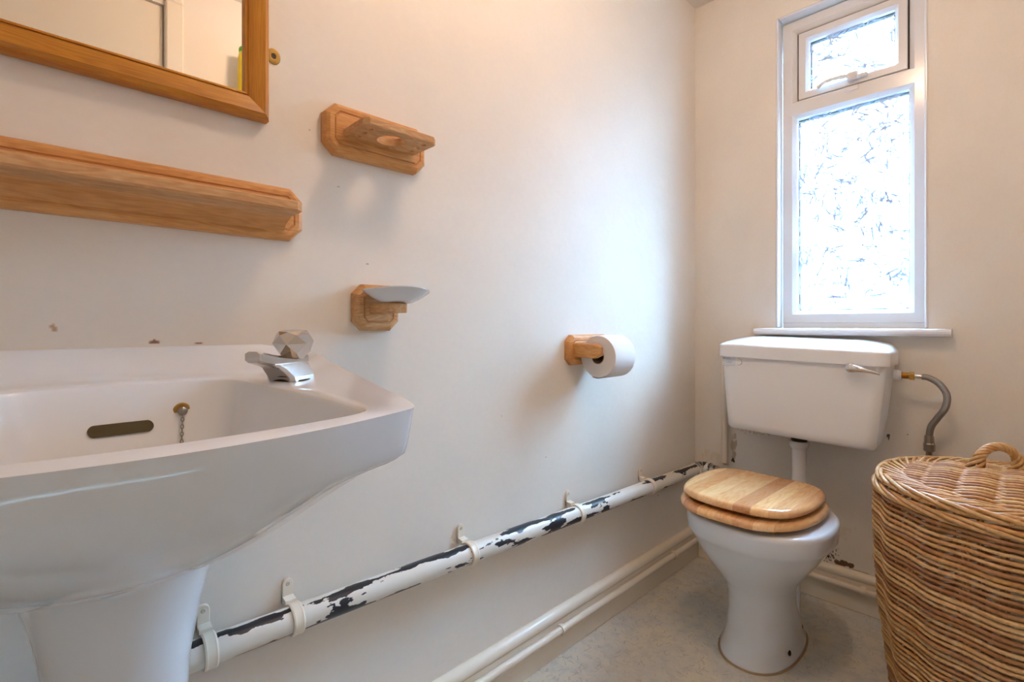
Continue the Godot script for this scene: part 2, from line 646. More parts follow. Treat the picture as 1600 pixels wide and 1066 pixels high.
func build_room() -> void:
	var fl := Geo.new()
	var k := 1.0 / 0.95
	fl.quad(Vector3(0, 0, 0), Vector3(W, 0, 0), Vector3(W, 0, LEN), Vector3(0, 0, LEN), Vector2.ZERO, Vector2(W * k, 0), Vector2(W, LEN) * k, Vector2(0, LEN * k))
	fl.quad(Vector3(0, -0.1, 0), Vector3(0, -0.1, LEN), Vector3(W, -0.1, LEN), Vector3(W, -0.1, 0))
	for e in [[Vector3(0, 0, 0), Vector3(W, 0, 0)], [Vector3(W, 0, 0), Vector3(W, 0, LEN)], [Vector3(W, 0, LEN), Vector3(0, 0, LEN)], [Vector3(0, 0, LEN), Vector3(0, 0, 0)]]:
		var dn := Vector3(0, -0.1, 0)
		fl.quad(e[0], e[0] + dn, e[1] + dn, e[1])
	fl.orient()
	struct("floor", fl.mesh(), floor_material())
	struct("ceiling", Geo.new().box(Vector3(W / 2, HIGH + 0.05, LEN / 2), Vector3(W + 0.4, 0.1, LEN + 0.4)).mesh(), M.wall)

	var chip := Color(0.50, 0.33, 0.24)
	var spot := Color(0.55, 0.47, 0.38)
	var lsize := Vector2(2.5, HIGH)
	var left_marks := [
		[1.706, 0.856, 0.010, 0.004, chip, 0.95, 0.1, 0.2], [1.652, 0.852, 0.007, 0.002, chip, 0.9, 0.1, 0.2], [1.815, 0.876, 0.004, 0.005, Color(0.72, 0.58, 0.42), 0.8, 0.2, 0.2],
		[1.315, 1.268, 0.0015, 0.004, chip, 0.9, 0.0, 0.3], [1.484, 1.225, 0.002, 0.002, spot, 0.6, 0.0, 0.3], [1.352, 1.30, 0.003, 0.002, Color(0.96, 0.93, 0.88), 0.8, 0.0, 0.3],
		[1.372, 0.998, 0.002, 0.0015, spot, 0.7, 0.0, 0.3], [1.43, 1.135, 0.002, 0.0015, spot, 0.6, 0.0, 0.3], [1.25, 0.42, 0.002, 0.003, Color(0.97, 0.95, 0.92), 0.8, 0.0, 0.3],
		[0.86, 0.53, 0.002, 0.002, spot, 0.6, 0.0, 0.3], [1.02, 0.66, 0.0015, 0.0015, spot, 0.5, 0.0, 0.3], [0.28, 0.29, 0.004, 0.004, spot, 0.5, 0.1, 0.3]]
	var gl := Geo.new()
	wall_quads(gl, [[0, 0, LEN, HIGH]], lsize, Vector3(0, 0, 0), Vector3(0, 0, 1), Vector3(1, 0, 0), 0.1)
	struct("wall_left", gl.mesh(), wall_material(lsize, left_marks, 200))

	var mould := Color(0.10, 0.085, 0.065)
	var rust := Color(0.33, 0.22, 0.12)
	var bsize := Vector2(W, HIGH)
	var back_marks := [
		[0.435, 0.155, 0.045, 0.050, mould, 0.6, 0.45, 0.16], [0.415, 0.135, 0.035, 0.030, mould, 0.9, 0.2, 0.06], [0.485, 0.128, 0.035, 0.010, rust, 0.9, 0.05, 0.05], [0.53, 0.117, 0.03, 0.003, rust, 0.5, 0.1, 0.1],
		[0.147, 0.43, 0.012, 0.07, Color(0.62, 0.55, 0.43), 0.45, 0.3, 0.05], [0.143, 0.386, 0.008, 0.010, mould, 0.8, 0.3, 0.12], [0.06, 0.385, 0.05, 0.025, Color(0.80, 0.72, 0.58), 0.2, 0.35, 0.06],
		[0.22, 0.505, 0.10, 0.025, Color(0.72, 0.64, 0.52), 0.4, 0.62, 0.12], [0.60, 0.545, 0.006, 0.010, mould, 0.8, 0.2, 0.1], [0.645, 0.56, 0.003, 0.002, spot, 0.6, 0.0, 0.2],
		[0.50, 0.22, 0.03, 0.04, Color(0.86, 0.78, 0.64), 0.3, 0.3, 0.03]]
	var gb := Geo.new()
	var w0 := WIN.position; var w1 := WIN.end
	wall_quads(gb, [[-0.1, -0.1, w0.x, HIGH], [w1.x, -0.1, W + 0.1, HIGH], [w0.x, -0.1, w1.x, w0.y], [w0.x, w1.y, w1.x, HIGH]], bsize, Vector3.ZERO, Vector3(1, 0, 0), Vector3(0, 0, 1), 0.22)
	struct("wall_back", gb.mesh(), wall_material(bsize, back_marks, 300))

	var gr := Geo.new()
	wall_quads(gr, [[-0.1, 0, 1.512, HIGH], [2.275, 0, LEN + 0.1, HIGH], [1.512, 1.985, 2.275, HIGH]], lsize, Vector3(W, 0, 0), Vector3(0, 0, 1), Vector3(-1, 0, 0), 0.1)
	struct("wall_right", gr.mesh(), M.wall)
	struct("wall_front", Geo.new().box(Vector3(W / 2, HIGH / 2, LEN + 0.05), Vector3(W + 0.2, HIGH, 0.1)).mesh(), M.wall)

	# skirting boards: flat board with a rounded moulding along the top
	var t := 0.022
	for side in 4:
		var b := room(["baseboard_left", "baseboard_back", "baseboard_right", "baseboard_front"][side])
		var bd := Geo.new(); var md := Geo.new()
		if side == 0:
			bd.box(Vector3(t / 2, 0.048, LEN / 2), Vector3(t, 0.096, LEN), 0.002)
			md.tube(PackedVector3Array([Vector3(0.010, 0.106, 0.004), Vector3(0.010, 0.106, LEN)]), 0.0165, 16)
		elif side == 1:
			bd.box(Vector3((W + t) / 2, 0.048, t / 2), Vector3(W - t, 0.096, t), 0.002)
			md.tube(PackedVector3Array([Vector3(t, 0.104, 0.010), Vector3(W, 0.104, 0.010)]), 0.016, 16)
		elif side == 2:
			bd.box(Vector3(W - t / 2, 0.048, (1.455 + t) / 2), Vector3(t, 0.096, 1.455 - t), 0.002)
			md.tube(PackedVector3Array([Vector3(W - 0.01, 0.104, t), Vector3(W - 0.01, 0.104, 1.455)]), 0.016, 16)
		else:
			bd.box(Vector3(W / 2, 0.048, LEN - t / 2), Vector3(W - 2 * t, 0.096, t), 0.002)
			md.tube(PackedVector3Array([Vector3(t, 0.104, LEN - 0.01), Vector3(W - t, 0.104, LEN - 0.01)]), 0.016, 16)
		put("board", bd.mesh(), M.gloss_white, b)
		put("moulding", md.mesh(), M.gloss_white, b)


# a picture frame of four mitred bars in the x-y plane; section as [inset, z] pairs
func frame_bars(x0: float, y0: float, x1: float, y1: float, sec: Array) -> Array:
	var bars := []
	var corner := func(k: int, i: float, z: float) -> Vector3:
		return [Vector3(x0 + i, y0 + i, z), Vector3(x1 - i, y0 + i, z), Vector3(x1 - i, y1 - i, z), Vector3(x0 + i, y1 - i, z)][k]
	for k in 4:
		var a := PackedVector3Array(); var b := PackedVector3Array()
		for s in sec:
			a.append(corner.call(k, s[0], s[1]))
			b.append(corner.call((k + 1) % 4, s[0], s[1]))
		bars.append(Geo.new().loft([a, b]))
	return bars


func build_window() -> void:
	var w := room("window_1")
	var x0 := WIN.position.x; var y0 := WIN.position.y; var x1 := WIN.end.x; var y1 := WIN.end.y
	# white lining of the reveal with a rounded arris
	for e in [[Vector3(x0 + 0.003, (y0 + y1) / 2, -0.02), Vector3(0.008, y1 - y0 - 0.002, 0.046)], [Vector3(x1 - 0.003, (y0 + y1) / 2, -0.02), Vector3(0.008, y1 - y0 - 0.002, 0.046)], [Vector3((x0 + x1) / 2, y1 - 0.003, -0.02), Vector3(x1 - x0 - 0.016, 0.008, 0.046)]]:
		put("lining", Geo.new().box(e[0], e[1], 0.003).mesh(), M.upvc, w)
	# outer frame
	var fx0 := x0 + 0.008; var fx1 := x1 - 0.004; var fy0 := y0 + 0.016; var fy1 := y1 - 0.008
	var sec := [[0.0, -0.105], [0.0, -0.044], [0.002, -0.041], [0.030, -0.041], [0.040, -0.050], [0.043, -0.054], [0.043, -0.105]]
	for g in frame_bars(fx0, fy0, fx1, fy1, sec):
		put("frame_bar", g.mesh(20), M.upvc, w)
	put("frame_foot", Geo.new().box(Vector3((fx0 + fx1) / 2, y0 + 0.0085, -0.072), Vector3(fx1 - fx0, 0.017, 0.056), 0.001).mesh(), M.upvc, w)
	# transom
	var ty0 := 1.588; var ty1 := 1.645
	var tr := PackedVector3Array(); var tr2 := PackedVector3Array()
	for s in [[ty0, -0.105], [ty0, -0.054], [ty0 + 0.003, -0.050], [ty0 + 0.012, -0.0408], [ty1 - 0.004, -0.0408], [ty1, -0.044], [ty1, -0.105]]:
		tr.append(Vector3(fx0 + 0.02, s[0], s[1])); tr2.append(Vector3(fx1 - 0.02, s[0], s[1]))
	put("transom", Geo.new().loft([tr, tr2]).mesh(20), M.upvc, w)
	# opening light above: sash with its dark weather seal
	var sx0 := fx0 + 0.045; var sx1 := fx1 - 0.045; var sy0 := ty1 + 0.002; var sy1 := fy1 - 0.045
	var sash := Node3D.new()
	sash.name = "sash"
	w.add_child(sash)
	for g in frame_bars(sx0, sy0, sx1, sy1, [[0.0025, -0.10], [0.0025, -0.050], [0.004, -0.047], [0.024, -0.047], [0.031, -0.055], [0.034, -0.060], [0.034, -0.10]]):
		put("sash_bar", g.mesh(20), M.upvc, sash)
	for g in frame_bars(sx0 - 0.003, sy0 - 0.003, sx1 + 0.003, sy1 + 0.003, [[0.0, -0.098], [0.0, -0.060], [0.007, -0.060], [0.007, -0.098]]):
		put("seal", g.mesh(20), M.gasket, sash)
	# panes: two sheets with a spacer round the edge, leaf pattern moulded on the inner sheet
	var pane_at := [[sx0 + 0.034, sy0 + 0.034, sx1 - 0.034, sy1 - 0.034, 90], [fx0 + 0.043, fy0 + 0.043, fx1 - 0.043, ty0, 420]]
	for i in 2:
		var r: Array = pane_at[i]
		var c := Vector3((r[0] + r[2]) / 2, (r[1] + r[3]) / 2, -0.070)
		var g := Geo.new()
		g.quad(Vector3(r[0], r[1], -0.068), Vector3(r[2], r[1], -0.068), Vector3(r[2], r[3], -0.068), Vector3(r[0], r[3], -0.068))
		put("pane", g.mesh(), M.glass, w if i else sash)
		for b in frame_bars(r[0] - 0.001, r[1] - 0.001, r[2] + 0.001, r[3] + 0.001, [[0.0, -0.086], [0.0, -0.072], [0.005, -0.072], [0.005, -0.086]]):
			put("spacer", b.mesh(), M.gasket, w if i else sash)
		var rel := leaf_relief(r, i)
		var o := put("pane_relief", rel.mesh(), M.relief_glass, w if i else sash)
		o.set_meta("kind", "stuff")
		var outer := Geo.new()
		outer.quad(Vector3(r[0], r[1], -0.090), Vector3(r[2], r[1], -0.090), Vector3(r[2], r[3], -0.090), Vector3(r[0], r[3], -0.090))
		put("outer_pane", outer.mesh(), M.glass, w if i else sash)
	# casement fastener on the foot of the sash
	var h := Node3D.new()
	h.name = "fastener"
	w.add_child(h)
	var hy := sy0 + 0.017
	put("lever", Geo.new().tube(curve([Vector3(0.405, hy + 0.002, -0.030), Vector3(0.43, hy + 0.012, -0.026), Vector3(0.46, hy + 0.014, -0.027), Vector3(0.492, hy + 0.012, -0.034)]), 0.0062, 10).mesh(), M.upvc, h)
	put("pivot", Geo.new().box(Vector3(0.503, hy + 0.008, -0.037), Vector3(0.03, 0.026, 0.02), 0.004).mesh(), M.upvc, h)
	put("catch", Geo.new().box(Vector3(0.527, hy + 0.004, -0.040), Vector3(0.028, 0.012, 0.012), 0.003).mesh(), M.upvc, h)
	put("keep", Geo.new().box(Vector3(0.50, ty1 - 0.010, -0.039), Vector3(0.035, 0.016, 0.005), 0.0015).mesh(), M.upvc, h)
	# sill board with a rounded nosing
	var sl := PackedVector3Array(); var sr := PackedVector3Array()
	for p in [[-0.044, 0.8695], [-0.044, 0.846], [0.030, 0.846], [0.037, 0.849], [0.041, 0.855], [0.041, 0.861], [0.037, 0.867], [0.030, 0.8695]]:
		sl.append(Vector3(0.0, p[1], p[0])); sr.append(Vector3(0.0, p[1], p[0]))
	var s2 := Geo.new()
	var rows := []
	for x in [x0 + 0.001, x1 - 0.001]:
		var row := PackedVector3Array()
		for p in sl: row.append(Vector3(x, p.y, minf(p.z, 0.0)))
		rows.append(row)
	s2.loft(rows)
	rows = []
	for x in [0.229, 0.2305, 0.7415, 0.743]:     # part in front of the wall runs past the opening
		var row := PackedVector3Array()
		for p in sl: row.append(Vector3(x, lerpf(p.y, 0.8578, 0.06 if x == 0.229 or x == 0.743 else 0.0), maxf(p.z, 0.0005)))
		rows.append(row)
	s2.loft(rows)
	put("sill", s2.mesh(30), M.upvc, w)


func leaf_relief(r: Array, which: int) -> Geo:
	var g := Geo.new()
	var rg := RandomNumberGenerator.new()
	rg.seed = 40 + which
	var z := -0.0672
	var area: float = (r[2] - r[0]) * (r[3] - r[1])
	for k in int(area * 2000):
		var x := rg.randf_range(r[0], r[2])
		var y := rg.randf_range(r[1], r[3])
		var dir := rg.randf() * TAU
		var ln := rg.randf_range(0.03, 0.08)
		var bend := rg.randf_range(-2.2, 2.2)
		for half in [1.0, -1.0]:      # the two sides of a leaf, now and then only one
			if half < 0 and rg.randf() < 0.35: continue
			var pts := PackedVector3Array()
			var rad := PackedFloat32Array()
			var steps := 12
			var p := Vector2(x, y)
			var d = dir + bend * half * 0.5
			for s in steps:
				pts.append(Vector3(clampf(p.x, r[0] + 0.001, r[2] - 0.001), clampf(p.y, r[1] + 0.001, r[3] - 0.001), z))
				rad.append(0.0024 * sin(PI * (s + 0.6) / (steps + 0.2)) + 0.0004)
				p += Vector2.from_angle(d) * ln / steps
				d -= bend * half / steps
			var clean := PackedVector3Array(); var cr := []
			for s in steps:
				if clean.is_empty() or clean[-1].distance_to(pts[s]) > 0.0008:
					clean.append(pts[s]); cr.append(rad[s])
			if clean.size() > 2: g.tube(clean, cr, 8)
	for i in g.v.size():      # low ridges: flattened against the sheet
		g.v[i].z = z + (g.v[i].z - z) * 0.45
		if g.n[i] != Vector3.ZERO: g.n[i] = (g.n[i] * Vector3(1, 1, 1.0 / 0.45)).normalized()
	return g


func build_door() -> void:
	var d := room("door_1", Vector3(W, 0, 1.512))
	put("leaf", Geo.new().box(Vector3(0.03, 0.994, 0.3815), Vector3(0.04, 1.978, 0.759), 0.003).mesh(), M.gloss_white, d)
	put("handle", Geo.new().tube(curve([Vector3(0.012, 1.0, 0.06), Vector3(-0.04, 1.0, 0.06), Vector3(-0.045, 1.0, 0.075), Vector3(-0.045, 1.0, 0.16)]), 0.008, 10).mesh(), M.chrome, d)
	for z in [-0.028, 0.791]:
		put("trim", Geo.new().box(Vector3(-0.008, 1.0, z), Vector3(0.016, 2.0, 0.054), 0.005).mesh(), M.gloss_white, d)
	put("trim", Geo.new().box(Vector3(-0.008, 2.024, 0.3815), Vector3(0.016, 0.05, 0.87), 0.005).mesh(), M.gloss_white, d)
	put("stop", Geo.new().box(Vector3(0.075, 1.0, 0.3815), Vector3(0.04, 2.0, 0.80)).mesh(), M.gloss_white, d)


func build_lamp() -> void:
	var at := Vector3(0.57, 2.10, 1.12)
	var t := thing("ceiling_lamp", "round white flush lamp fixed under the ceiling", "lamp", at)
	put("base", Geo.new().lathe([[0.001, -0.001], [0.10, -0.001], [0.10, -0.018], [0.088, -0.022], [0.001, -0.022]], 32).mesh(), M.upvc, t)
	var glow := plain(Color(1, 0.95, 0.85), 0.4)
	glow.emission_enabled = true
	glow.emission = Color(1.0, 0.84, 0.70)
	glow.emission_energy_multiplier = 1.2
	put("lamp_shade", Geo.new().lathe([[0.084, -0.0225], [0.082, -0.045], [0.066, -0.066], [0.036, -0.078], [0.002, -0.081]], 32).mesh(60), glow, t)
	var l := OmniLight3D.new()
	l.name = "lamp_light"
	l.position = Vector3(0, -0.06, 0)
	l.light_color = Color(1.0, 0.84, 0.70)
	l.light_energy = 0.31
	l.light_size = 0.07
	l.omni_range = 8.0
	l.omni_attenuation = 2.0
	l.shadow_enabled = true
	t.add_child(l)


# ------------------------------------------------------------------ washbasin
const BZ := 1.757     # centre line of the basin
const BC := Vector2(0.29, 0.0)
var basin_in := []
var basin_out := []


func deck_in(p: Vector2) -> float:
	return lerpf(0.807, 0.7945, smoothstep(0.10, 0.46, p.x))


func deck_edge(p: Vector2) -> float:
	var side := pick([[0.0, 0.832], [0.2, 0.814], [0.43, 0.7935], [0.5, 0.7925]], p.x)
	var back := lerpf(0.848, 0.832, smoothstep(0.19, 0.27, absf(p.y)))
	return lerpf(back, side, smoothstep(0.0, 0.12, p.x))


const BOWL := [[1.0, 1.0], [0.993, 0.992], [0.984, 0.972], [0.970, 0.93], [0.935, 0.81], [0.88, 0.63], [0.80, 0.44], [0.68, 0.26], [0.52, 0.12], [0.30, 0.03], [0.10, 0.0]]
const BOWL_Y := 0.668


func bowl_wall_x(y: float) -> float:      # x of the back wall inside the bowl at height y
	var top := deck_in(Vector2(0.113, 0))
	var h := (y - BOWL_Y) / (top - BOWL_Y)
	for i in BOWL.size() - 1:
		if h <= BOWL[i][1] and h >= BOWL[i + 1][1]:
			var q: float = lerpf(BOWL[i + 1][0], BOWL[i][0], inverse_lerp(BOWL[i + 1][1], BOWL[i][1], h))
			return BC.x + (0.1135 - BC.x) * q
	return 0.12


func build_basin() -> void:
	var segs := 160
	var o := []
	for s in [1.0, -1.0]:
		var half := [Vector2(0.0, 0.0), Vector2(0.0, 0.14), Vector2(0.0, 0.25), Vector2(0.002, 0.267), Vector2(0.016, 0.2725), Vector2(0.03, 0.271), Vector2(0.2, 0.249), Vector2(0.38, 0.2265), Vector2(0.42, 0.220), Vector2(0.436, 0.209), Vector2(0.443, 0.19), Vector2(0.470, 0.11), Vector2(0.485, 0.0)]
		var i := [Vector2(0.112, 0.0), Vector2(0.113, 0.06), Vector2(0.118, 0.10), Vector2(0.140, 0.122), Vector2(0.185, 0.128), Vector2(0.22, 0.135), Vector2(0.30, 0.155), Vector2(0.37, 0.162), Vector2(0.425, 0.160), Vector2(0.447, 0.145), Vector2(0.460, 0.08), Vector2(0.467, 0.0)]
		for lst in [[half, basin_out], [i, basin_in]]:
			var pts: Array = lst[0]
			if s > 0:
				for p in pts: lst[1].append(p)
			else:
				for k in range(pts.size() - 2, 0, -1): lst[1].append(Vector2(pts[k].x, -pts[k].y))
	var pin := polar(chaikin(basin_in, 3), BC, segs)
	var pout := polar(chaikin(basin_out, 2), BC, segs)
	var rows := []
	var at3 := func(p: Vector2, y: float) -> Vector3: return Vector3(p.x, y, BZ + p.y)
	for b in range(BOWL.size() - 1, -1, -1):
		var row := PackedVector3Array()
		for k in segs:
			row.append(at3.call(BC.lerp(pin[k], BOWL[b][0]), lerpf(BOWL_Y, deck_in(pin[k]), BOWL[b][1])))
		rows.append(row)
	for t in [0.03, 0.08, 0.2, 0.38, 0.55, 0.7, 0.82, 0.91, 0.965]:
		var row := PackedVector3Array()
		for k in segs:
			var a: Vector2 = pin[k]; var b: Vector2 = pout[k]
			var ya := deck_in(a); var yb := deck_edge(b)
			var y = lerpf(ya, yb, pow(t, 2.2)) + 0.003 * smoothstep(0.0, 0.08, t) * (1.0 - t)
			row.append(at3.call(a.lerp(b, t), y))
		rows.append(row)
	# rolled edge, apron and underside, down to the top of the pedestal
	var side := [[0.0, 0.0], [0.003, 0.017], [0.008, 0.057], [0.016, 0.125], [0.026, 0.205], [0.038, 0.268], [0.07, 0.30], [0.13, 0.33], [0.21, 0.385], [0.30, 0.465], [0.40, 0.56], [0.51, 0.67], [0.62, 0.775], [0.73, 0.865], [0.83, 0.93], [0.92, 0.972], [1.0, 1.0]]
	var front := [[0.0, 0.0], [0.003, 0.015], [0.009, 0.05], [0.022, 0.11], [0.042, 0.18], [0.07, 0.25], [0.105, 0.32], [0.15, 0.39], [0.205, 0.46], [0.27, 0.53], [0.345, 0.60], [0.43, 0.67], [0.525, 0.74], [0.63, 0.81], [0.745, 0.875], [0.87, 0.94], [1.0, 1.0]]
	for j in side.size():
		var row := PackedVector3Array()
		for k in segs:
			var b: Vector2 = pout[k]
			var ang := atan2(b.y, b.x - 0.1)
			var foot := Vector2(0.12 + 0.125 * cos(ang), 0.094 * sin(ang))
			foot.x = maxf(foot.x, 0.02)
			var ws := maxf(smoothstep(0.03, 0.23, absf(b.y)), smoothstep(0.26, 0.12, b.x))
			var a := lerpf(front[j][0], side[j][0], ws)
			var d := lerpf(front[j][1], side[j][1], ws)
			row.append(at3.call(b.lerp(foot, a), lerpf(deck_edge(b), 0.612, d)))
		rows.append(row)
	var t := thing("washbasin", "white ceramic washbasin on a pedestal below the wooden shelf", "basin", Vector3.ZERO)
	var body := put("bowl", Geo.new().loft(rows).mesh(60), M.ceramic, t)
	# solid plate for the overflow slot; stain and recess shade are in its colour
	var sl := PackedVector3Array()
	var g := Geo.new()
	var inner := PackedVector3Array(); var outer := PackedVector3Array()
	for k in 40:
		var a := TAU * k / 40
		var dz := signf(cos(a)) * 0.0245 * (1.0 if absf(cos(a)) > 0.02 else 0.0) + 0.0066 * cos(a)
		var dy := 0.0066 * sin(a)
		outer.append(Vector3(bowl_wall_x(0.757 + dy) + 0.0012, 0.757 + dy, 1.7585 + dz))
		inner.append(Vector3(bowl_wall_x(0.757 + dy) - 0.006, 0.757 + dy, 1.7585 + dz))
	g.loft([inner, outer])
	put("dark_slot_plate", g.mesh(30), M.slot, t).set_meta("label", "dark stained plate in place of the overflow slot")
	put("waste_outlet", Geo.new().lathe([[0.001, 0.004], [0.018, 0.004], [0.026, 0.005], [0.029, 0.001], [0.029, -0.003]], 24, Vector3(BC.x, BOWL_Y, BZ)).mesh(), M.chrome, t)

	# pedestal
	var p := thing("basin_pedestal", "white ceramic pedestal column standing under the washbasin", "pedestal", Vector3(0, 0, BZ))
	var prow := []
	for r in [[0.6070, 0.0985, 0.241], [0.600, 0.0965, 0.235], [0.58, 0.091, 0.226], [0.55, 0.0835, 0.215], [0.515, 0.0765, 0.206], [0.475, 0.070, 0.199], [0.42, 0.0665, 0.195], [0.34, 0.066, 0.194], [0.22, 0.068, 0.195], [0.12, 0.074, 0.20], [0.05, 0.088, 0.215], [0.012, 0.098, 0.225], [0.0, 0.098, 0.225]]:
		var row := PackedVector3Array()
		for k in 64:
			var a := TAU * k / 64
			var c := cos(a); var s := sin(a)
			var x = 0.115 + (r[2] - 0.115) * pow(absf(c), 0.85) if c > 0 else 0.115 - 0.045 * pow(absf(c), 0.6)
			row.append(Vector3(x, r[0], r[1] * signf(s) * pow(absf(s), 0.85)))
		prow.append(row)
	put("column", Geo.new().loft(prow).mesh(50), M.ceramic, p)

	# plug chain on its stay
	var c := thing("plug_chain", "thin metal plug chain hanging from its stay in the basin", "chain", Vector3.ZERO)
	var cy := 0.7705
	var cx := bowl_wall_x(cy)
	put("stain", Geo.new().lathe([[0.001, 0.0008], [0.0085, 0.0008], [0.0098, -0.001]], 20, Vector3(cx, cy, 1.697), Basis(Vector3(0, 0, 1), -PI / 2)).mesh(), plain(Color(0.62, 0.47, 0.22), 0.6), c)
	put("stay", Geo.new().ball(Vector3(cx + 0.004, cy, 1.697), Vector3(0.0045, 0.0058, 0.0058), 14).mesh(), M.chrome_dull, c)
	var links := Geo.new()
	for k in 26:
		var y := cy - 0.006 - k * 0.0042
		var x := bowl_wall_x(y) + 0.004
		var z := 1.6975 + k * 0.00052
		var ring := PackedVector3Array()
		for i in 8:
			var a := TAU * i / 8
			var off := Vector3(cos(a) * 0.0016, sin(a) * 0.0030, 0)
			if k % 2: off = Vector3(0, sin(a) * 0.0030, cos(a) * 0.0016)
			ring.append(Vector3(x, y, z) + off)
		links.tube(ring, 0.0007, 5, true)
	var lk := put("links", links.mesh(), M.chrome_dull, c)
	lk.set_meta("kind", "stuff")


func build_tap() -> void:
	var at := Vector3(0.192, 0.8065, 1.583)
	var t := thing("basin_tap", "chrome tap with a faceted knob on the washbasin ledge", "tap", at)
	t.rotation.y = -atan2(0.062, 0.040)      # the spout (own +x) points out over the bowl
	# body: slanted block that runs out into the spout
	var rows := []
	for r in [[0.0, -0.022, 0.024, 0.021], [0.006, -0.022, 0.027, 0.021], [0.018, -0.019, 0.040, 0.017], [0.024, -0.017, 0.052, 0.0145]]:
		var row := PackedVector3Array()
		for q in [[1, -0.75], [1, 0.75], [0.8, 1], [-0.8, 1], [-1, 0.75], [-1, -0.75], [-0.8, -1], [0.8, -1]]:
			var xm: float = (r[1] + r[2]) / 2
			row.append(Vector3(xm + (r[2] - r[1]) / 2 * q[0], r[0], r[3] * q[1]))
		rows.append(row)
	put("body", Geo.new().loft(rows).mesh(15), M.chrome, t)
	rows = []
	for r in [[-0.016, 0.022, 0.034, 0.014], [0.010, 0.017, 0.031, 0.014], [0.045, 0.020, 0.036, 0.0125], [0.070, 0.027, 0.0415, 0.0115], [0.0725, 0.028, 0.041, 0.0105]]:
		var row := PackedVector3Array()
		for q in [[-1, -0.6], [-0.6, -1], [0.6, -1], [1, -0.6], [1, 0.6], [0.6, 1], [-0.6, 1], [-1, 0.6]]:
			row.append(Vector3(r[0], (r[1] + r[2]) / 2 + (r[2] - r[1]) / 2 * q[1], r[3] * q[0]))
		rows.append(row)
	put("spout", Geo.new().loft(rows).mesh(15), M.chrome, t)
	put("gland", Geo.new().lathe([[0.0125, 0.020], [0.0125, 0.032], [0.010, 0.034]], 20, Vector3(-0.004, 0, 0)).mesh(), M.black, t)
	var kn := put("knob", Geo.new().mesh() if false else knob_mesh(), M.chrome, t)
	kn.position = Vector3(-0.004, 0.0255, 0)
	kn.rotation = Vector3(0.0, 0.3, -0.10)
	var gr := Geo.new()  # thin dark brown disc under the foot of the tap
	gr.lathe([[0.001, 0.0], [0.0245, 0.0], [0.0265, -0.002]], 28, Vector3(0.002, 0.001, 0))
	put("dark_base_ring", gr.mesh(), plain(Color(0.22, 0.17, 0.11), 0.8), t)


func knob_mesh() -> ArrayMesh:      # six-sided cut-glass pattern: rings of alternate points joined by triangles
	var g := Geo.new()
	var rings := []
	for r in [[0.0125, 0.0, 0.0], [0.0215, 0.012, 0.5], [0.0262, 0.025, 0.0], [0.0215, 0.0365, 0.5], [0.0175, 0.0405, 0.0]]:
		var row := []
		for k in 6:
			var a = TAU * (k + r[2]) / 6
			row.append(Vector3(r[0] * cos(a), r[1], r[0] * sin(a)))
		rings.append(row)
	for i in rings.size() - 1:
		var a: Array = rings[i]; var b: Array = rings[i + 1]
		for k in 6:
			var k1 := (k + 1) % 6
			if i % 2 == 0:
				g.tri(a[k], a[k1], b[k]); g.tri(a[k1], b[k1], b[k])
			else:
				g.tri(a[k], b[k1], b[k]); g.tri(a[k], a[k1], b[k1])
	var top := Vector3(0, 0.0395, 0)
	for k in 6: g.tri(rings[4][k], rings[4][(k + 1) % 6], top)
	for k in 6: g.tri(rings[0][(k + 1) % 6], rings[0][k], Vector3.ZERO)
	g.orient()
	return g.mesh(2)


# ------------------------------------------------------------------ mirror
func tab_mesh() -> ArrayMesh:      # flat brass eye with a hole for its screw
	var rows := []
	for p in [[0.0045, 0.0018], [0.0060, 0.0022], [0.0115, 0.0022], [0.0132, 0.0014], [0.0135, 0.0002], [0.0045, 0.0002]]:
		var row := PackedVector3Array()
		for k in 28:
			var a := TAU * k / 28
			row.append(Vector3(p[0] * cos(a), p[1], p[0] * sin(a)))
		rows.append(row)
	return Geo.new().loft(rows, true, false, false, true).mesh(35)


func build_mirror() -> void:
	var z0 := 1.556; var z1 := 1.960; var y0 := 1.214; var y1 := 1.80
	var t := thing("wall_mirror", "mirror in an orange-brown wooden frame on the wall above the shelf", "mirror", Vector3.ZERO)
	var zc := (z0 + z1) / 2
	var sec := [[0.0, 0.002], [0.0, 0.016], [0.0025, 0.0215], [0.008, 0.0255], [0.031, 0.0195], [0.033, 0.0175], [0.0335, 0.020], [0.0365, 0.019], [0.038, 0.012], [0.038, 0.002]]
	var bars := frame_bars(-(z1 - z0) / 2, y0, (z1 - z0) / 2, y1, sec)
	for k in 4:
		var g: Geo = bars[k]
		for i in g.v.size():
			var p := g.v[i]
			g.v[i] = Vector3(p.z, p.y, zc - p.x)      # stand the frame up on the wall x = 0
		put("frame_rail" if k % 2 == 0 else "frame_stile", g.mesh(25), M.oak_z if k % 2 == 0 else M.oak_y, t)
	put("mirror_glass", Geo.new().box(Vector3(0.007, (y0 + y1) / 2, zc), Vector3(0.006, y1 - y0 - 0.072, z1 - z0 - 0.072)).mesh(), M.mirror, t)
	for z in [z0 - 0.004, z1 + 0.004]:
		var tab := put("hanging_tab", tab_mesh(), plain(Color(0.62, 0.50, 0.26), 0.45, 0.7), t)
		tab.position = Vector3(0.0, 1.332, z + (-0.008 if z < zc else 0.008))
		tab.rotation.z = -PI / 2
		tab.scale = Vector3(1.0, 1.0, 0.85)
		var sc := put("screw", Geo.new().lathe([[0.001, 0.0012], [0.0042, 0.0012], [0.0048, 0.0001]], 14).mesh(), plain(Color(0.16, 0.10, 0.06), 0.5), tab)
		sc.position = Vector3.ZERO


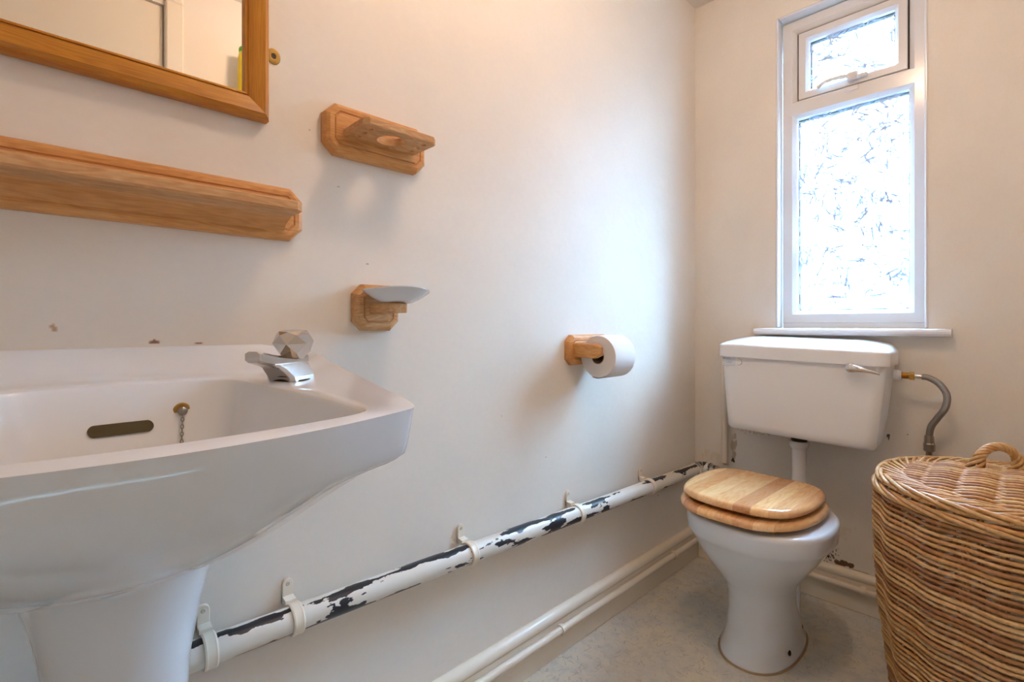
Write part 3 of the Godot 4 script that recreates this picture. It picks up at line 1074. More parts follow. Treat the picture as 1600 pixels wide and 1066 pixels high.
# ------------------------------------------------------------------ pine fittings on the left wall
func board_bar(x0: float, x1: float, y0: float, y1: float, z0: float, z1: float, cut: float, bev := 0.002) -> Geo:
	# shelf board with cut front corners
	var rows := []
	for r in [[y0, bev], [y0 + bev, 0.0], [y1 - bev, 0.0], [y1, bev]]:
		var i: float = r[1]
		var row := PackedVector3Array()
		for p in [[x0, z0 + i], [x1 - cut, z0 + i], [x1 - i, z0 + cut], [x1 - i, z1 - cut], [x1 - cut, z1 - i], [x0, z1 - i]]:
			row.append(Vector3(p[0], r[0], p[1]))
		rows.append(row)
	return Geo.new().loft(rows)


func arm_mesh(z: float) -> ArrayMesh:      # arm with its outer end cut off all round
	var rows := []
	for r in [[0.0, 0.0], [0.084, 0.0], [0.102, 0.0085]]:
		var c := 0.0035
		var a: float = 0.0115 - r[1] * 0.7; var b: float = 0.0195 - r[1]
		var row := PackedVector3Array()
		for q in [[-a + c, -b], [a - c, -b], [a, -b + c], [a, b - c], [a - c, b], [-a + c, b], [-a, b - c], [-a, -b + c]]:
			row.append(Vector3(r[0], q[1] - 0.0005, z + q[0]))
		rows.append(row)
	return Geo.new().loft(rows).mesh(20)


func build_accessories() -> void:
	# long shelf
	var t := thing("wooden_shelf", "long narrow pine shelf on the wall between mirror and washbasin", "shelf", Vector3(0, 1.0675, 1.757))
	put("back_plate", back_plate(0.514, 0.088, 0.020, 0.018), M.pine_z, t)
	var sh := board_bar(0.0, 0.100, -0.012, 0.005, -0.226, 0.226, 0.010, 0.003)
	put("board", sh.mesh(25), M.worn_z, t)
	# cove moulding under the board
	var a := PackedVector3Array(); var b := PackedVector3Array()
	for p in [[0.016, -0.012], [0.050, -0.012], [0.036, -0.0155], [0.027, -0.021], [0.022, -0.028], [0.016, -0.032]]:
		a.append(Vector3(p[0], p[1], -0.224)); b.append(Vector3(p[0], p[1], 0.224))
	put("cove", Geo.new().loft([a, b]).mesh(35), M.pine_z, t)

	# toothbrush and tumbler holder: board with a big hole and six small ones
	t = thing("toothbrush_holder", "pine holder with a tumbler hole and six toothbrush holes on the wall", "holder", Vector3(0, 1.2355, 1.357))
	put("back_plate", back_plate(0.212, 0.092, 0.020, 0.022), M.pine_z, t)
	var cb := CSGCombiner3D.new()
	cb.name = "holder_board"
	t.add_child(cb)
	var bd := CSGMesh3D.new()
	bd.name = "board"
	bd.mesh = board_bar(0.0, 0.106, -0.014, 0.0, -0.0745, 0.0745, 0.009).mesh(25)
	cb.add_child(bd)
	for q in [[0.062, 0.0, 0.0255], [0.042, -0.055, 0.0055], [0.064, -0.055, 0.0055], [0.086, -0.055, 0.0055], [0.042, 0.055, 0.0055], [0.064, 0.055, 0.0055], [0.086, 0.055, 0.0055]]:
		var cy := CSGCylinder3D.new()
		cy.name = "hole"
		cy.radius = q[2]
		cy.height = 0.06
		cy.sides = 40 if q[2] > 0.01 else 16
		cy.operation = CSGShape3D.OPERATION_SUBTRACTION
		cy.position = Vector3(q[0], -0.007, q[1])
		cb.add_child(cy, true)
	cb.material_override = M.worn_z

	# soap dish on its bracket
	t = thing("soap_dish_bracket", "small square pine bracket carrying the white soap dish", "bracket", Vector3(0, 0.913, 1.359))
	put("back_plate", back_plate(0.094, 0.088, 0.018, 0.020), M.worn_z, t)
	put("arm", board_bar(0.0, 0.100, -0.011, 0.0075, -0.0165, 0.0195, 0.006, 0.002).mesh(25), M.worn_x, t)
	var dish := thing("soap_dish", "shallow white oval soap dish resting on the pine bracket", "dish", Vector3(0.086, 0.9205, 1.362))
	var rows := []
	for r in [[0.02, 0.003], [0.3, 0.0], [0.5, 0.002], [0.72, 0.0085], [0.9, 0.0165], [1.0, 0.0215], [1.0, 0.0235], [0.97, 0.0235], [0.88, 0.0195], [0.7, 0.0115], [0.45, 0.006], [0.02, 0.0055]]:
		var row := PackedVector3Array()
		for k in 48:
			var an := TAU * k / 48
			var rx := 0.066 * cos(an); var rz := 0.058 * sin(an)
			row.append(Vector3(rx * r[0] * 0.98, r[1] + 0.003 * r[0] * cos(an * 2), rz * r[0]))
		rows.append(row)
	var ds := put("dish", Geo.new().loft(rows).mesh(50), M.ceramic, dish)
	dish.rotation = Vector3(-0.045, 0, 0.0)

	# toilet roll holder and roll
	t = thing("toilet_roll_holder", "pine toilet roll holder with two arms on the wall", "holder", Vector3(0, 0.8105, 0.690))
	put("back_plate", back_plate(0.188, 0.084, 0.018, 0.019), M.pine_z, t)
	for z in [0.0615, -0.0615]:
		put("arm", arm_mesh(z), M.pine_x, t)
	put("spindle", Geo.new().tube(PackedVector3Array([Vector3(0.079, -0.006, 0.055), Vector3(0.079, -0.006, -0.055)]), 0.0085, 16).mesh(), M.pine_z, t)
	var r2 := thing("toilet_roll", "full white toilet roll hanging on the pine holder", "toilet roll", Vector3(0.079, 0.7945, 0.690))
	var ax := Basis(Vector3(1, 0, 0), PI / 2)
	put("core", Geo.new().lathe([[0.0205, -0.0485], [0.0205, 0.0485], [0.0190, 0.0485], [0.0190, -0.0485], [0.0205, -0.0485]], 32, Vector3.ZERO, ax).mesh(), M.card, r2)
	var pr := []
	for p in [[0.0207, -0.0485], [0.050, -0.0487], [0.0565, -0.0482], [0.0578, -0.0465], [0.0579, -0.02], [0.0575, -0.004], [0.0579, 0.012], [0.0577, 0.03], [0.0576, 0.0465], [0.0563, 0.0482], [0.050, 0.0487], [0.0207, 0.0485]]:
		pr.append(p)
	var paper := Geo.new()
	var prow := []
	for p in pr:
		var row := PackedVector3Array()
		for k in 48:
			var an := TAU * k / 48
			var wob: float = 1.0 + 0.006 * sin(an * 3.0 + p[1] * 60.0) * smoothstep(0.04, 0.056, p[0])
			row.append(ax * Vector3(p[0] * cos(an) * wob, p[1], p[0] * sin(an) * wob))
		prow.append(row)
	paper.loft(prow, true, false, false)
	put("paper", paper.mesh(40), M.paper, r2)
	# loose end of the outer sheet
	var tail := Geo.new()
	var ta := PackedVector3Array(); var tb := PackedVector3Array()
	var sheet := []
	for k in 10:
		var an := -0.5 - k * 0.16
		var rr := 0.0583 + 0.0002 * k
		var row := PackedVector3Array()
		for z in [-0.047, 0.0, 0.047]: row.append(Vector3(rr * cos(an), rr * sin(an), z))
		sheet.append(row)
	tail.loft(sheet, false)
	put("loose_sheet", tail.mesh(), M.paper, r2)


# ------------------------------------------------------------------ pipes
func drain_y(z: float) -> float:
	return lerpf(0.342, 0.3965, z / 1.66)


func build_pipes() -> void:
	var px := 0.036
	var pr := 0.0212
	var t := thing("drain_pipe", "navy drain pipe with peeling white paint running along the wall", "pipe", Vector3.ZERO)
	var g := Geo.new()
	# pipe with u round and v along; u = 0 faces the room, a quarter turn is up
	var n := 40
	var z0 := 0.075; var z1 := 2.1
	for i in n:
		var a := lerpf(z0, z1, float(i) / n); var b := lerpf(z0, z1, float(i + 1) / n)
		for k in 24:
			var t0 := TAU * k / 24; var t1 := TAU * (k + 1) / 24
			var pa := Vector3(px, drain_y(a), a); var pb := Vector3(px, drain_y(b), b)
			var d0 := Vector3(cos(t0), sin(t0), 0); var d1 := Vector3(cos(t1), sin(t1), 0)
			var q := [pa + d0 * pr, pa + d1 * pr, pb + d1 * pr, pb + d0 * pr]
			var uvs := [Vector2(k / 24.0, a / z1), Vector2((k + 1) / 24.0, a / z1), Vector2((k + 1) / 24.0, b / z1), Vector2(k / 24.0, b / z1)]
			g.tri(q[0], q[1], q[2], uvs[0], uvs[1], uvs[2], d0, d1, d1)
			g.tri(q[0], q[2], q[3], uvs[0], uvs[2], uvs[3], d0, d1, d0)
	g.orient()
	var peel := peeling_material(8)
	put("pipe", g.mesh(), peel, t)
	# bend into the window wall
	var ey := drain_y(0.06)
	var el := Geo.new()
	el.tube(curve([Vector3(px, ey, 0.082), Vector3(px, ey, 0.06), Vector3(px + 0.006, ey, 0.044), Vector3(px + 0.022, ey, 0.038), Vector3(px + 0.045, ey, 0.038)], 5), 0.0255, 20)
	put("elbow", el.mesh(), peel, t)
	var cap := Geo.new()
	cap.tube(PackedVector3Array([Vector3(px + 0.044, ey, 0.038), Vector3(px + 0.066, ey, 0.038)]), 0.021, 20)
	put("cap", cap.mesh(), peel, t)
	# saddle clips: a strap over the pipe and a lug screwed to the wall above it
	var labels := ["white pipe clip half hidden by the pedestal", "white pipe clip on the peeling pipe, second from the pedestal", "white pipe clip on the peeling pipe, third from the pedestal", "white pipe clip on the peeling pipe, fourth from the pedestal", "white pipe clip on the peeling pipe, last before the corner"]
	var zs := [1.647, 1.522, 1.148, 0.772, 0.40]
	for k in 5:
		var c := thing("pipe_clip", labels[k], "pipe clip", Vector3(0, drain_y(zs[k]), zs[k]), "clips of the peeling drain pipe")
		var st := Geo.new()
		var rows := []
		for j in 19:
			var an := lerpf(2.5, -2.3, j / 18.0)
			var d := Vector3(cos(an), sin(an), 0)
			var row := PackedVector3Array()
			for q in [[0.0008, -0.009], [0.0035, -0.009], [0.0045, -0.0065], [0.0038, -0.004], [0.0038, 0.004], [0.0045, 0.0065], [0.0035, 0.009], [0.0008, 0.009]]:
				row.append(Vector3(px, 0, 0) + d * (pr + q[0]) + Vector3(0, 0, q[1]))
			rows.append(row)
		st.loft(rows)
		put("strap", st.mesh(35), M.pipe_white, c)
		var lug := Geo.new()
		var lr := []
		for xx in [[0.0, 0.0], [0.0045, 0.0], [0.0055, 0.0012]]:
			var row := PackedVector3Array()
			for p in 9:
				var an := PI * p / 8
				row.append(Vector3(xx[0], 0.046 + (0.0088 - xx[1]) * sin(an), (0.0088 - xx[1]) * cos(an)))
			row.append(Vector3(xx[0], 0.014, -0.0088 + xx[1]))
			row.append(Vector3(xx[0], 0.014, 0.0088 - xx[1]))
			lr.append(row)
		lug.loft(lr)
		lug.start = lug.v.size()
		var web := []
		for p in [[0.0, 0.016, 0.028], [0.008, 0.014, 0.026], [0.020, 0.012, 0.0245]]:      # shoulder from the lug to the strap
			var row := PackedVector3Array()
			for q in [[p[1], -0.0088], [p[2], -0.0088], [p[2], 0.0088], [p[1], 0.0088]]:
				row.append(Vector3(p[0], q[0], q[1]))
			web.append(row)
		lug.loft(web)
		put("lug", lug.mesh(30), M.pipe_white, c)
		var s := put("screw", Geo.new().lathe([[0.001, 0.0008], [0.0012, 0.0012], [0.0030, 0.0012], [0.0036, 0.0002]], 12).mesh(), plain(Color(0.80, 0.77, 0.71), 0.5), c)
		s.position = Vector3(0.0053, 0.046, 0)
		s.rotation.z = -PI / 2

	# thin painted pipes clipped over the skirting
	var thin := thing("thin_pipe", "thin cream-painted pipe clipped along the skirting under the drain pipe", "pipe", Vector3.ZERO)
	put("pipe", Geo.new().tube(PackedVector3Array([Vector3(0.032, 0.076, 0.034), Vector3(0.032, 0.076, 1.2), Vector3(0.032, 0.076, 2.4)]), 0.0092, 16).mesh(), M.pipe_white, thin)
	var thin2 := thing("thin_pipe", "thin cream-painted pipe clipped along the skirting behind the toilet", "pipe", Vector3.ZERO)
	put("pipe", Geo.new().tube(PackedVector3Array([Vector3(0.030, 0.074, 0.032), Vector3(0.70, 0.074, 0.032), Vector3(W - 0.03, 0.074, 0.032)]), 0.0092, 16).mesh(), M.pipe_white, thin2)
	var cl := [[Vector3(0.032, 0.076, 0.226), 0.0, "small pipe clip on the thin pipe close to the window wall corner"], [Vector3(0.032, 0.076, 0.832), 0.0, "small pipe clip on the thin pipe below the drain pipe, away from the corner"], [Vector3(0.543, 0.074, 0.032), PI / 2, "small pipe clip on the thin pipe between toilet and basket"]]
	for q in cl:
		var c := thing("thin_pipe_clip", q[2], "pipe clip", q[0], "clips of the thin pipes")
		c.rotation.y = -q[1]
		var st := Geo.new()
		var rows := []
		for j in 13:
			var an := lerpf(2.4, -2.4, j / 12.0)
			var row := PackedVector3Array()
			for w in [[0.0004, -0.0065], [0.0034, -0.0065], [0.0034, 0.0065], [0.0004, 0.0065]]:
				row.append(Vector3(cos(an), sin(an), 0) * (0.0092 + w[0]) + Vector3(0, 0, w[1]))
			rows.append(row)
		st.loft(rows)
		put("strap", st.mesh(35), M.pipe_white, c)
		put("pad", Geo.new().box(Vector3(-0.0085, 0, 0), Vector3(0.004, 0.022, 0.012), 0.001).mesh(), M.pipe_white, c)
	# overflow pipe that drops beside the cistern
	var ov := thing("overflow_pipe", "cream-painted upright pipe beside the cistern near the corner", "pipe", Vector3.ZERO)
	put("pipe", Geo.new().tube(curve([Vector3(0.122, 0.80, 0.022), Vector3(0.122, 0.60, 0.022), Vector3(0.122, 0.40, 0.022), Vector3(0.122, 0.378, 0.018), Vector3(0.122, 0.372, 0.004)], 5), 0.0098, 16).mesh(), M.pipe_white, ov)


# ------------------------------------------------------------------ toilet
func build_toilet() -> void:
	var t := thing("toilet", "white ceramic toilet with a varnished pine seat under the window", "toilet", Vector3.ZERO)
	var rows := []
	for r in [[0.0, 0.375, 0.093, 0.535, 0.205, 2.3], [0.012, 0.375, 0.093, 0.534, 0.206, 2.3], [0.035, 0.375, 0.086, 0.522, 0.22, 2.2], [0.07, 0.379, 0.0835, 0.512, 0.245, 2.2], [0.12, 0.380, 0.079, 0.506, 0.28, 2.2], [0.165, 0.382, 0.080, 0.512, 0.30, 2.2], [0.20, 0.384, 0.090, 0.530, 0.302, 2.2], [0.235, 0.382, 0.110, 0.557, 0.30, 2.2], [0.27, 0.383, 0.134, 0.582, 0.285, 2.2], [0.30, 0.385, 0.152, 0.600, 0.268, 2.25], [0.322, 0.386, 0.163, 0.610, 0.255, 2.3], [0.330, 0.386, 0.1705, 0.617, 0.247, 2.3], [0.340, 0.387, 0.175, 0.622, 0.242, 2.3], [0.372, 0.387, 0.177, 0.624, 0.238, 2.3], [0.382, 0.387, 0.175, 0.622, 0.240, 2.3], [0.386, 0.387, 0.168, 0.615, 0.247, 2.3], [0.386, 0.387, 0.125, 0.575, 0.31, 2.2], [0.378, 0.387, 0.118, 0.57, 0.32, 2.2], [0.30, 0.387, 0.10, 0.54, 0.34, 2.1], [0.24, 0.387, 0.06, 0.49, 0.37, 2.0]]:
		rows.append(superellipse(r[1], r[0], r[2], r[3], r[4], r[5], 72))
	put("bowl", Geo.new().loft(rows).mesh(50), M.ceramic, t)
	# trap behind the column, from the bowl to the floor
	var trap := Geo.new()
	var tp := curve([Vector3(0.382, 0.27, 0.33), Vector3(0.382, 0.235, 0.270), Vector3(0.382, 0.17, 0.238), Vector3(0.381, 0.08, 0.230), Vector3(0.380, 0.002, 0.230)], 6)
	var rad := []
	for k in tp.size(): rad.append(lerpf(0.062, 0.046, smoothstep(0.0, 0.6, float(k) / tp.size())))
	trap.tube(tp, rad, 24)
	put("trap", trap.mesh(), M.ceramic, t)
	put("flush_spigot", Geo.new().tube(PackedVector3Array([Vector3(0.387, 0.335, 0.25), Vector3(0.387, 0.335, 0.175)]), 0.032, 24).mesh(), M.ceramic, t)
	# bead of sealant round the foot
	var bead := PackedVector3Array()
	for p in superellipse(0.375, 0.001, 0.095, 0.537, 0.203, 2.3, 72): bead.append(p)
	put("sealant", Geo.new().tube(bead, 0.0030, 6, true).mesh(), M.sealant, t)
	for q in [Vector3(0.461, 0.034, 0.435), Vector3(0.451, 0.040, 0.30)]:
		var hl := put("dark_hole_plug", Geo.new().ball(Vector3.ZERO, Vector3(0.0035, 0.0075, 0.005), 12).mesh(), M.hole, t)  # solid ellipsoid for a screw recess, the shade inside painted as dark colour
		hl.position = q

	# seat and lid of varnished staves, turned a touch
	var at := Transform3D(Basis(Vector3.UP, -0.03), Vector3(0.3735, 0.388, 0.283))
	var s := t
	var outline := func(hw: float, ln: float, inset: float) -> PackedVector3Array:
		var p := []
		for q in [Vector2(0, 0), Vector2(0.45 * hw, 0.0), Vector2(0.78 * hw, 0.008), Vector2(0.98 * hw, 0.055), Vector2(1.03 * hw, 0.13), Vector2(1.02 * hw, 0.20), Vector2(0.88 * hw, 0.285), Vector2(0.55 * hw, ln * 0.985), Vector2(0.25 * hw, ln * 1.005), Vector2(0, ln * 1.01)]:
			p.append(q)
		for k in range(8, 0, -1): p.append(Vector2(-p[k].x, p[k].y))
		var c := Vector2(0, ln * 0.5)
		var pol := polar(chaikin(p, 3), c, 72)
		var out := PackedVector3Array()
		for q in pol:
			var d: Vector2 = q - c
			q = c + d * (1.0 - inset / d.length())
			out.append(Vector3(q.x, 0, q.y))
		return out
	var lift := func(a: PackedVector3Array, y: float, tilt: float) -> PackedVector3Array:
		var b := PackedVector3Array()
		for p in a: b.append(Vector3(p.x, y + tilt * p.z, p.z))
		return b
	# seat ring
	var ring := []
	var inner: PackedVector3Array = outline.call(0.163, 0.345, 0.062)
	for r in [[0.009, 0.006], [0.011, 0.001], [0.016, 0.0], [0.021, 0.001], [0.026, 0.006], [0.028, 0.013]]:
		ring.append(lift.call(outline.call(0.163, 0.345, r[1]), r[0], 0.0))
	ring.append(lift.call(outline.call(0.163, 0.345, 0.05), 0.028, 0.0))
	ring.append(lift.call(inner, 0.024, 0.0)); ring.append(lift.call(inner, 0.011, 0.0))
	ring.append(lift.call(outline.call(0.163, 0.345, 0.05), 0.009, 0.0))
	var sg := Geo.new()
	sg.loft(ring, true, false, false, true)
	staves(sg, "seat_ring", s, at, [-0.16, -0.113, -0.06, -0.015, 0.03, 0.075, 0.113, 0.16], 3)
	# lid
	var lid := []
	for r in [[0.034, 0.010], [0.0355, 0.003], [0.040, 0.0], [0.045, 0.0005], [0.050, 0.003], [0.0535, 0.008], [0.0545, 0.015], [0.0552, 0.06]]:
		lid.append(lift.call(outline.call(0.155, 0.325, r[1]), r[0], 0.006))
	var lg := Geo.new()
	lg.loft(lid)
	staves(lg, "lid", s, at, [-0.17, -0.118, -0.072, -0.03, 0.022, 0.062, 0.098, 0.132, 0.17], 0)
	for q in [Vector3(0.105, 0.004, 0.300), Vector3(-0.105, 0.004, 0.300)]:
		put("buffer", Geo.new().ball(q, Vector3(0.006, 0.005, 0.006), 10).mesh(), plain(Color(0.72, 0.58, 0.36), 0.5), s).transform = at
	for x in [-0.075, 0.075]:
		put("hinge", Geo.new().tube(PackedVector3Array([Vector3(x - 0.022, 0.031, -0.006), Vector3(x + 0.022, 0.031, -0.006)]), 0.008, 12).box(Vector3(x, 0.012, -0.006), Vector3(0.012, 0.03, 0.012), 0.002).mesh(), M.brass, s).transform = at


# cuts a shape into boards along z and adds each as a sub-part of the named part
func staves(g: Geo, called: String, parent: Node3D, at: Transform3D, cuts: Array, first: int) -> void:
	var src := ArrayMesh.new()
	src = g.mesh(50)
	var arr := src.surface_get_arrays(0)
	var v: PackedVector3Array = arr[Mesh.ARRAY_VERTEX]
	var nr: PackedVector3Array = arr[Mesh.ARRAY_NORMAL]
	var part := Node3D.new()
	part.name = called
	part.transform = at
	parent.add_child(part)
	for c in cuts.size() - 1:
		var o := Geo.new()
		var lo: float = -9.0 if c == 0 else cuts[c]
		var hi: float = 9.0 if c == cuts.size() - 2 else cuts[c + 1]
		for i in range(0, v.size(), 3):
			var poly := [[v[i], nr[i]], [v[i + 1], nr[i + 1]], [v[i + 2], nr[i + 2]]]
			for side in 2:
				var lim := lo if side == 0 else hi
				var sg := 1.0 if side == 0 else -1.0
				var kept := []
				for k in poly.size():
					var a: Array = poly[k]
					var b: Array = poly[(k + 1) % poly.size()]
					var da: float = (a[0].x - lim) * sg
					var db: float = (b[0].x - lim) * sg
					if da >= 0.0: kept.append(a)
					if da * db < 0.0:
						var f := da / (da - db)
						kept.append([a[0].lerp(b[0], f), a[1].lerp(b[1], f).normalized()])
				poly = kept
				if poly.size() < 3: break
			for k in range(1, poly.size() - 1):
				o.tri(poly[0][0], poly[k][0], poly[k + 1][0], Vector2.ZERO, Vector2.ZERO, Vector2.ZERO, poly[0][1], poly[k][1], poly[k + 1][1])
		if o.v.size() == 0: continue
		if called == "seat_ring" and maxf(absf(cuts[c]), absf(cuts[c + 1])) < 0.118:      # the hole parts these boards
			for half in 2:
				var h := Geo.new()
				for i in range(0, o.v.size(), 3):
					if ((o.v[i] + o.v[i + 1] + o.v[i + 2]).z / 3.0 < 0.172) == (half == 0):
						h.tri(o.v[i], o.v[i + 1], o.v[i + 2], Vector2.ZERO, Vector2.ZERO, Vector2.ZERO, o.n[i], o.n[i + 1], o.n[i + 2])
				if h.v.size(): put("stave", h.mesh(), M.staves[(c + first) % 8], part)
		else:
			put("stave", o.mesh(), M.staves[(c + first) % 8], part)


func build_cistern() -> void:
	var mid := Vector3(0.3925, 0.66, 0.0)
	var t := thing("cistern", "white plastic low-level cistern with a chrome lever below the window sill", "cistern", mid)
	t.rotation.z = -0.024
	var rows := []
	for r in [[-0.122, 0.192, 0.020, 0.150, 0.02], [-0.127, 0.200, 0.012, 0.158, 0.024], [-0.118, 0.2045, 0.007, 0.1655, 0.028], [-0.10, 0.206, 0.006, 0.168, 0.028], [0.0, 0.2155, 0.005, 0.1735, 0.028], [0.11, 0.2245, 0.004, 0.179, 0.028], [0.116, 0.2245, 0.004, 0.179, 0.028]]:
		rows.append(rounded_rect(-r[1], r[1], r[2], r[3], r[4], r[0]))
	put("tank", Geo.new().loft(rows).mesh(40), M.plastic, t)
	rows = []
	for r in [[0.112, 0.0], [0.112, -0.0045], [0.146, -0.0045], [0.150, -0.003], [0.1525, 0.002], [0.1555, 0.015], [0.160, 0.045], [0.163, 0.08]]:
		var row := PackedVector3Array()
		var i: float = r[1]
		for p in rounded_rect(-0.2285 + i, 0.2285 - i, maxf(0.003, 0.003 + i * 0.3), 0.184 - i, maxf(0.03 - i * 0.3, 0.006), r[0]):
			var q := p
			if r[0] > 0.148: q.y += (0.016 * (1.0 - p.z / 0.184) + 0.006 * (1.0 - pow(p.x / 0.235, 2.0))) * smoothstep(0.148, 0.156, r[0])
			row.append(q)
		rows.append(row)
	put("lid", Geo.new().loft(rows).mesh(40), M.plastic, t)
	# lever on the front
	var lv := put("lever", Geo.new().tube(curve([Vector3(0.150, 0.104, 0.199), Vector3(0.168, 0.103, 0.203), Vector3(0.19, 0.099, 0.202), Vector3(0.217, 0.0935, 0.200)], 5), [0.0118, 0.0122, 0.0119, 0.0112, 0.0102, 0.0090, 0.0080, 0.0072, 0.0064, 0.0058, 0.0052, 0.0048, 0.0045, 0.0043, 0.0041, 0.0040], 14).mesh(), M.chrome, t)
	put("boss", Geo.new().lathe([[0.013, -0.012], [0.0135, 0.006], [0.0125, 0.012], [0.007, 0.016], [0.001, 0.0165]], 24, Vector3(0.150, 0.104, 0.188), Basis(Vector3(1, 0, 0), PI / 2)).mesh(), M.chrome, lv)
	# small print sticker and a knock-out ring beside it
	var st := Geo.new()
	var sx := -0.2145; var sy := 0.098
	st.quad(Vector3(sx, sy - 0.016, 0.1793), Vector3(sx + 0.042, sy - 0.016, 0.1793), Vector3(sx + 0.042, sy + 0.011, 0.1797), Vector3(sx, sy + 0.011, 0.1797), Vector2(0, 1), Vector2(1, 1), Vector2(1, 0), Vector2(0, 0))
	st.quad(Vector3(sx, sy - 0.016, 0.1788), Vector3(sx, sy + 0.011, 0.1788), Vector3(sx + 0.042, sy + 0.011, 0.1788), Vector3(sx + 0.042, sy - 0.016, 0.1788))
	put("sticker", st.mesh(), sticker_material(), t).set_meta("label", "small white sticker with rows of print")
	var rg := PackedVector3Array()
	for k in 17:
		var a := lerpf(1.75, -1.75, k / 16.0)
		rg.append(Vector3(sx + 0.052 + 0.0105 * cos(a), sy - 0.002 + 0.0105 * sin(a), 0.1787))
	put("knock_out_ring", Geo.new().tube(rg, 0.0009, 6).mesh(), plain(Color(0.70, 0.68, 0.63), 0.5), t)
	var dots := Geo.new()
	dots.ball(Vector3(-0.012, 0.1755, 0.09), Vector3(0.0035, 0.001, 0.0025), 8)
	dots.ball(Vector3(-0.002, 0.1755, 0.09), Vector3(0.002, 0.001, 0.002), 8)
	put("lid_mark", dots.mesh(), plain(Color(0.62, 0.6, 0.58), 0.6), t)

	# flush pipe
	var f := thing("flush_pipe", "white plastic flush pipe joining the cistern to the pan", "pipe", Vector3(0.387, 0, 0.095))
	put("washer", Geo.new().lathe([[0.0215, 0.533], [0.0225, 0.530], [0.0225, 0.514], [0.0215, 0.512]], 24).mesh(), M.black, f)
	put("nut", Geo.new().lathe([[0.019, 0.514], [0.0275, 0.513], [0.0285, 0.508], [0.028, 0.500], [0.025, 0.494], [0.0215, 0.489]], 24).mesh(), M.plastic_white, f)
	put("pipe", Geo.new().tube(curve([Vector3(0, 0.515, 0), Vector3(0, 0.44, 0), Vector3(0, 0.385, 0.003), Vector3(0, 0.350, 0.022), Vector3(0, 0.336, 0.06), Vector3(0, 0.335, 0.09)], 6), 0.0205, 20).mesh(), M.plastic_white, f)

	# braided filling hose on the right of the cistern
	var h := thing("supply_hose", "grey braided water hose looping from the cistern down behind the basket", "hose", Vector3.ZERO)
	var hz := 0.065
	put("tail_nut", Geo.new().lathe([[0.001, 0.0], [0.016, 0.0], [0.016, 0.010], [0.013, 0.012], [0.013, 0.018]], 12, Vector3(0.622, 0.737, hz), Basis(Vector3(0, 0, 1), -PI / 2)).mesh(15), M.plastic_white, h)
	put("brass_tail", Geo.new().tube(PackedVector3Array([Vector3(0.632, 0.737, hz), Vector3(0.658, 0.737, hz)]), 0.0088, 16).mesh(), plain(Color(0.60, 0.40, 0.13), 0.4, 0.8), h)
	put("hose_nut", Geo.new().lathe([[0.008, 0.0], [0.0112, 0.001], [0.0112, 0.012], [0.008, 0.013]], 6, Vector3(0.656, 0.737, hz), Basis(Vector3(0, 0, 1), -PI / 2)).mesh(10), M.brass, h)
	put("ferrule", Geo.new().tube(PackedVector3Array([Vector3(0.667, 0.737, hz), Vector3(0.688, 0.7365, hz)]), 0.0058, 14).mesh(), M.chrome, h)
	put("hose", Geo.new().tube(curve([Vector3(0.684, 0.7365, hz), Vector3(0.700, 0.734, hz), Vector3(0.722, 0.718, hz), Vector3(0.736, 0.690, hz), Vector3(0.733, 0.656, hz), Vector3(0.717, 0.626, hz - 0.01), Vector3(0.702, 0.598, hz - 0.02), Vector3(0.697, 0.568, hz - 0.025)], 7), 0.0082, 16).mesh(), M.braid, h)
	put("lower_nut", Geo.new().lathe([[0.007, 0.572], [0.0105, 0.571], [0.0115, 0.552], [0.0135, 0.548], [0.0135, 0.530], [0.0105, 0.527]], 10, Vector3(0.697, 0, hz - 0.025)).mesh(20), M.chrome_dull, h)
	put("riser", Geo.new().tube(PackedVector3Array([Vector3(0.697, 0.53, hz - 0.025), Vector3(0.697, 0.09, hz - 0.025)]), 0.0075, 12).mesh(), M.chrome_dull, h)


# ------------------------------------------------------------------ wicker basket
func basket_r(y: float) -> float:
	return pick([[0.0, 0.200], [0.08, 0.210], [0.16, 0.220], [0.26, 0.232], [0.36, 0.2385], [0.45, 0.2405], [0.56, 0.239]], y)


